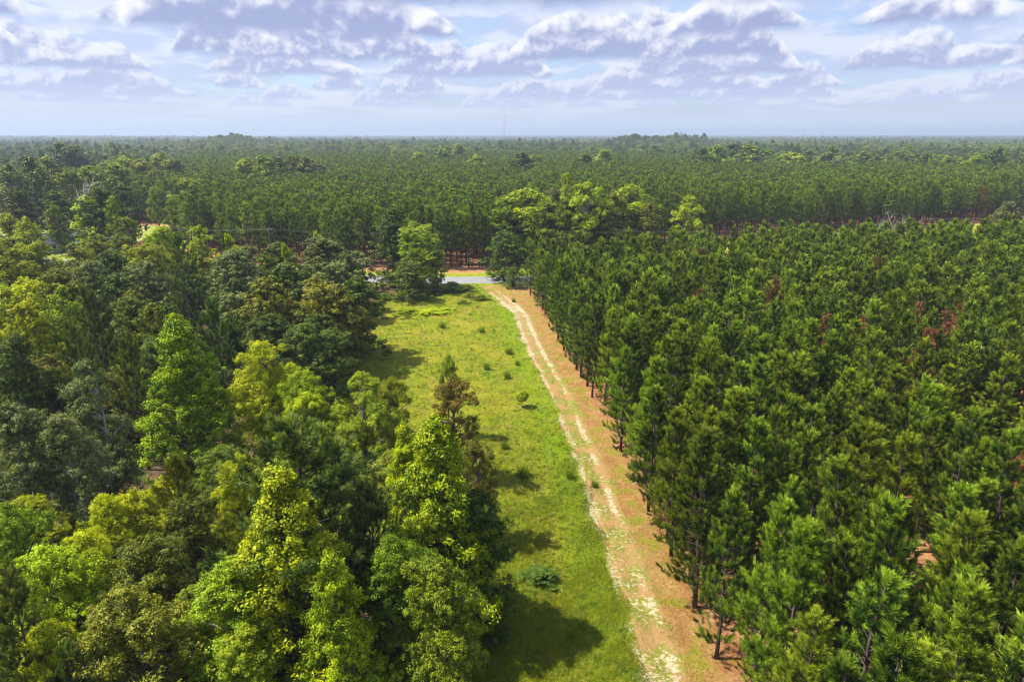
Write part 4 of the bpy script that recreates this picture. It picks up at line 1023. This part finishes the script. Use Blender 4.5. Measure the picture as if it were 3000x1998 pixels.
# guyed mast on the horizon
mt = empty('radio_mast', ((1160-1177.5)/1570*1500, 1500, -1)); props(mt, 'thin tall radio mast rising above the horizon left of centre', 'mast')
g = Geo(); Hm = 90
for a in range(3):
    th = a*2.094; g.tube([(math.cos(th)*.3, math.sin(th)*.3, 0), (math.cos(th)*.3, math.sin(th)*.3, Hm)], .17, 5)
for z in np.arange(0, Hm-2, 2.0):
    for a in range(3):
        t1, t2 = a*2.094, (a+1)*2.094; g.tube([(math.cos(t1)*.3, math.sin(t1)*.3, z), (math.cos(t2)*.3, math.sin(t2)*.3, z+2)], .04, 3, False)
mobj('lattice', g.mesh('mast_lattice', M['steel']), mt)
g = Geo()
for a in range(3):
    th = a*2.094+.5
    for z in (30, 58, 85): g.tube([(math.cos(th)*.3, math.sin(th)*.3, z), (math.cos(th)*50, math.sin(th)*50, 0)], .012, 3, False)
mobj('guy_wire', g.mesh('mast_guys', M['wire']), mt)
g = Geo(); g.tube([(0, 0, Hm), (0, 0, Hm+5)], .06, 5); mobj('antenna', g.mesh('mast_antenna', M['steel']), mt)

# ------------------------------------------------------------------ house and shed behind the left woods
M['wroof'] = plain_mat('white metal roof', (.72, .74, .76), (.82, .83, .84), 1, .4); M['siding'] = plain_mat('pale siding', (.55, .53, .48), (.65, .63, .58)); M['glass'] = plain_mat('dark window glass', (.03, .04, .05), (.05, .06, .08), 1, .1)
M['door'] = plain_mat('brown door', (.16, .08, .04), (.22, .12, .06)); M['trimw'] = plain_mat('white trim', (.7, .7, .68), (.78, .78, .76))
def house(name, loc, rz, L, D, Hh, Rh, label, cat, windows):
    e = empty(name, (*loc, 0), rz); props(e, label, cat)
    g = Geo(); hl, hd = L/2, D/2
    v = [(-hl, -hd, 0), (hl, -hd, 0), (hl, hd, 0), (-hl, hd, 0), (-hl, -hd, Hh), (hl, -hd, Hh), (hl, hd, Hh), (-hl, hd, Hh), (-hl, 0, Hh+Rh), (hl, 0, Hh+Rh)]
    g.poly(v, [(0, 1, 5, 4), (1, 2, 6, 5), (2, 3, 7, 6), (3, 0, 4, 7)], [(5, 6, 9), (7, 4, 8)]); mobj('wall', g.mesh('wall', M['siding'], False), e)
    g = Geo(); o = .5; rs_ = Rh/hd
    for s in (-1, 1):
        y0 = s*(hd+o); z0 = Hh-o*rs_+.03; z1 = Hh+Rh+.03
        g.poly([(-hl-o, y0, z0), (hl+o, y0, z0), (hl+o, 0, z1), (-hl-o, 0, z1), (-hl-o, y0, z0+.1), (hl+o, y0, z0+.1), (hl+o, 0, z1+.1), (-hl-o, 0, z1+.1)],
               [(0, 1, 2, 3), (4, 5, 6, 7), (0, 1, 5, 4), (0, 3, 7, 4), (1, 2, 6, 5)])
        for q in np.arange(-hl-o+.3, hl+o, .6):
            g.poly([(q, y0, z0+.1), (q+.05, y0, z0+.1), (q+.05, 0, z1+.1), (q, 0, z1+.1), (q, y0, z0+.14), (q+.05, y0, z0+.14), (q+.05, 0, z1+.14), (q, 0, z1+.14)], [(4, 5, 6, 7), (0, 3, 7, 4), (1, 2, 6, 5), (0, 1, 5, 4)])
    mobj('roof', g.mesh('roof', M['wroof'], False), e)
    for x in windows:
        g = Geo(); g.box((x, -hd-.02, 1.6), (.55, .03, .65)); w = mobj('window', g.mesh('window', M['trimw'], False), e)
        g = Geo(); g.box((x, -hd-.06, 1.6), (.46, .015, .56)); mobj('pane', g.mesh('pane', M['glass'], False), w)
    g = Geo(); g.box((0, -hd-.03, 1.05), (.48, .03, 1.05)); dr_ = mobj('door', g.mesh('door', M['door'], False), e)
    g = Geo(); g.box((.36, -hd-.08, 1.0), (.03, .03, .06)); mobj('handle', g.mesh('handle', M['wire'], False), dr_)
    return e
hx, hy = W(146, 542, 4.2); house('house', (hx+1, hy), .12, 13, 8, 2.9, 1.9, 'small house with white metal roof glimpsed between the golden oaks', 'house', (-4.5, -2, 2.2, 4.6))
hx, hy = W(246, 547, 3.0); house('shed', (hx, hy), -.2, 6, 4.5, 2.4, 1.0, 'white-roofed shed glimpsed under the leaning bright tree', 'shed', (-1.8, 1.8))
hx, hy = W(8, 492, 4.0); house('shed', (hx, hy), .3, 8, 6, 2.8, 1.4, 'white-roofed shed at the far left edge of the clearing', 'shed', (-2.4, 2.4))

# ------------------------------------------------------------------ haze
m, t = new_mat('haze air')
pv = t.nt.nodes.new('ShaderNodeVolumePrincipled'); pv.inputs['Color'].default_value = (.56, .67, .90, 1); pv.inputs['Density'].default_value = .00021; pv.inputs['Anisotropy'].default_value = .2
out = t.nt.nodes.new('ShaderNodeOutputMaterial'); t.nt.links.new(pv.outputs[0], out.inputs['Volume'])
g = Geo(); g.box((0, 3700, 47), (14400, 10700, 53)); hz = mobj('haze', g.mesh('haze', m, False)); props(hz, kind='stuff')

# ------------------------------------------------------------------ sky and sun
SUN_EL, SUN_AZ = math.radians(56), math.radians(-84)   # azimuth from +Y towards +X: the sun stands on the left, a touch beyond
w = bpy.data.worlds.new('World'); bpy.context.scene.world = w; w.use_nodes = True
t = NT(w.node_tree)
sky = t.n('ShaderNodeTexSky', sky_type='NISHITA', sun_disc=False, sun_elevation=SUN_EL, sun_rotation=SUN_AZ, air_density=1.0, dust_density=1.2, ozone_density=1.5)
D = t.n('ShaderNodeTexCoord').outputs['Generated']
sx_ = t.n('ShaderNodeSeparateXYZ', i_0=D); dx, dy, dz = sx_.outputs
def cloud(de):
    z = t.m('ADD', t.m('MAXIMUM', dz, 0.0), de)
    inv = t.m('DIVIDE', 1.0, t.m('ADD', z, .045))
    base = t.n('ShaderNodeCombineXYZ', i_X=t.m('MULTIPLY', dx, inv), i_Y=t.m('MULTIPLY', dy, inv), i_Z=t.m('MULTIPLY', z, 3.0)).outputs[0]
    n1 = t.noise(base, .50, 2, .5, .0)
    hgt = t.m('MULTIPLY', t.m('LOGARITHM', t.m('ADD', z, .03), 2.718), .42)
    av = t.n('ShaderNodeCombineXYZ', i_X=t.m('MULTIPLY', dx, 1.0), i_Y=t.m('MULTIPLY', dy, 1.0), i_Z=hgt).outputs[0]
    sc_ = t.n('ShaderNodeVectorMath', operation='SCALE', i_0=av); t.put(sc_.inputs['Scale'], t.m('DIVIDE', 1.35, t.m('ADD', z, .10)))
    n2 = t.noise(av, 7.5, 5, .56, .0)
    n3 = n2
    return t.m('ADD', t.m('MULTIPLY', n1, .40), t.m('ADD', t.m('MULTIPLY', n2, .44), t.m('MULTIPLY', n3, .16)))
c0, c2 = cloud(0.0), cloud(.018)
mask = t.m('MULTIPLY', t.sm(c0, .37, .52), .82)
lit = t.sm(t.lin(t.m('SUBTRACT', c0, c2), -.05, .07, 0, 1), .15, .85)
cc = t.mix(lit, (.56, .62, .87), (.80, .82, .95))
az = t.m('ARCTAN2', dx, dy)
for li, (b_, wid, cov, seed) in enumerate([(.034, .60, .46, 3.1), (.043, .60, .45, 8.7), (.055, .58, .45, 14.2), (.071, .56, .43, 21.9), (.092, .54, .44, 31.3), (.120, .52, .42, 44.6), (.158, .50, .40, 57.4)]):
    az_s = t.m('ADD', t.m('DIVIDE', az, b_), seed*7.7); el = t.m('DIVIDE', dz, b_)
    amp = t.sm(t.noise(t.n('ShaderNodeCombineXYZ', i_X=t.m('MULTIPLY', az_s, wid*.75), i_Y=seed, i_Z=0.0).outputs[0], 1.0, 1, .45), cov-.04, cov+.14)
    def q(ox, oy, sc_, d_): return t.noise(t.n('ShaderNodeCombineXYZ', i_X=t.m('ADD', az_s, ox), i_Y=t.m('MULTIPLY', t.m('ADD', el, oy), 1.15), i_Z=seed).outputs[0], sc_, d_, .55)
    n = q(0, 0, 2.1, 5); nu = q(-.07, .10, 2.1, 3)
    d_ = t.m('ADD', t.m('SUBTRACT', el, 1.0), t.m('MULTIPLY', t.m('SUBTRACT', n, .5), .22))
    tt = t.m('DIVIDE', d_, t.m('ADD', .05, t.m('MULTIPLY', amp, t.m('ADD', .10, t.m('MULTIPLY', n, 1.15)))))
    mk_l = t.m('MULTIPLY', t.m('MULTIPLY', t.sm(d_, -.04, .10), t.m('SUBTRACT', 1.0, t.sm(tt, .84, 1.0))), t.sm(amp, .02, .25))
    lt = t.m('ADD', t.m('ADD', t.m('MULTIPLY', tt, 1.05), t.m('MULTIPLY', t.m('SUBTRACT', n, nu), 3.0)), -.08)
    lt = t.sm(lt, .12, .98)
    fade = min(1, max(0, (b_-.03)/.07))
    dkc = tuple(a_*(1-fade)+c_*fade for a_, c_ in zip((.54, .61, .86), (.36, .41, .66)))
    brc = tuple(a_*(1-fade)+c_*fade for a_, c_ in zip((.74, .78, .94), (1.0, .99, 1.04)))
    cc = t.mix(mk_l, cc, t.mix(lt, dkc, brc)); mask = t.m('MAXIMUM', mask, mk_l)
hz_ = t.m('SUBTRACT', 1.0, t.sm(dz, .008, .06))
cc = t.mix(t.m('MULTIPLY', hz_, .9), cc, (.70, .77, .98))
bg1 = t.n('ShaderNodeBackground', i_Color=t.mix(1.0, sky.outputs[0], (.85, 1.0, 1.2), 'MULTIPLY'), i_Strength=.10)
bg2 = t.n('ShaderNodeBackground', i_Color=cc, i_Strength=.62)
mk = t.m('MAXIMUM', t.m('MULTIPLY', mask, .95), t.m('MULTIPLY', hz_, .9))
mx = t.n('ShaderNodeMixShader', i_0=mk, i_1=bg1.outputs[0], i_2=bg2.outputs[0])
t.n('ShaderNodeOutputWorld', i_Surface=mx.outputs[0])
w.cycles.sampling_method = 'MANUAL'; w.cycles.sample_map_resolution = 512

sl = bpy.data.lights.new('sun', 'SUN'); sl.energy = 5.0; sl.angle = math.radians(.55); sl.color = (1.0, .92, .77)
so = link(bpy.data.objects.new('sun', sl))
from mathutils import Vector
sd_ = Vector((math.sin(SUN_AZ)*math.cos(SUN_EL), math.cos(SUN_AZ)*math.cos(SUN_EL), math.sin(SUN_EL)))
so.rotation_euler = sd_.to_track_quat('Z', 'Y').to_euler(); so.location = (0, 0, 80)

cam = bpy.data.cameras.new('camera'); cam.lens = 24.0; cam.sensor_width = 36.0; cam.clip_start = .5; cam.clip_end = 80000
co = link(bpy.data.objects.new('camera', cam)); co.location = (0, 0, CAMZ); co.rotation_euler = (PI/2-PITCH, 0, 0)
S = bpy.context.scene; S.camera = co
S.view_settings.view_transform = 'Standard'; S.view_settings.look = 'None'; S.view_settings.gamma = 1; S.view_settings.exposure = 0.78; S.view_settings.use_curve_mapping = False
cy = S.cycles
cy.max_bounces = 6; cy.diffuse_bounces = 1; cy.glossy_bounces = 1; cy.transmission_bounces = 2; cy.volume_bounces = 1; cy.transparent_max_bounces = 4
cy.use_denoising = True; cy.denoiser = 'OPENIMAGEDENOISE'; cy.denoising_input_passes = 'RGB_ALBEDO_NORMAL'; cy.denoising_prefilter = 'ACCURATE'; cy.filter_width = 1.1; cy.caustics_reflective = False; cy.caustics_refractive = False; cy.sample_clamp_indirect = 4
cy.use_adaptive_sampling = True; cy.adaptive_threshold = .02; cy.adaptive_min_samples = 40
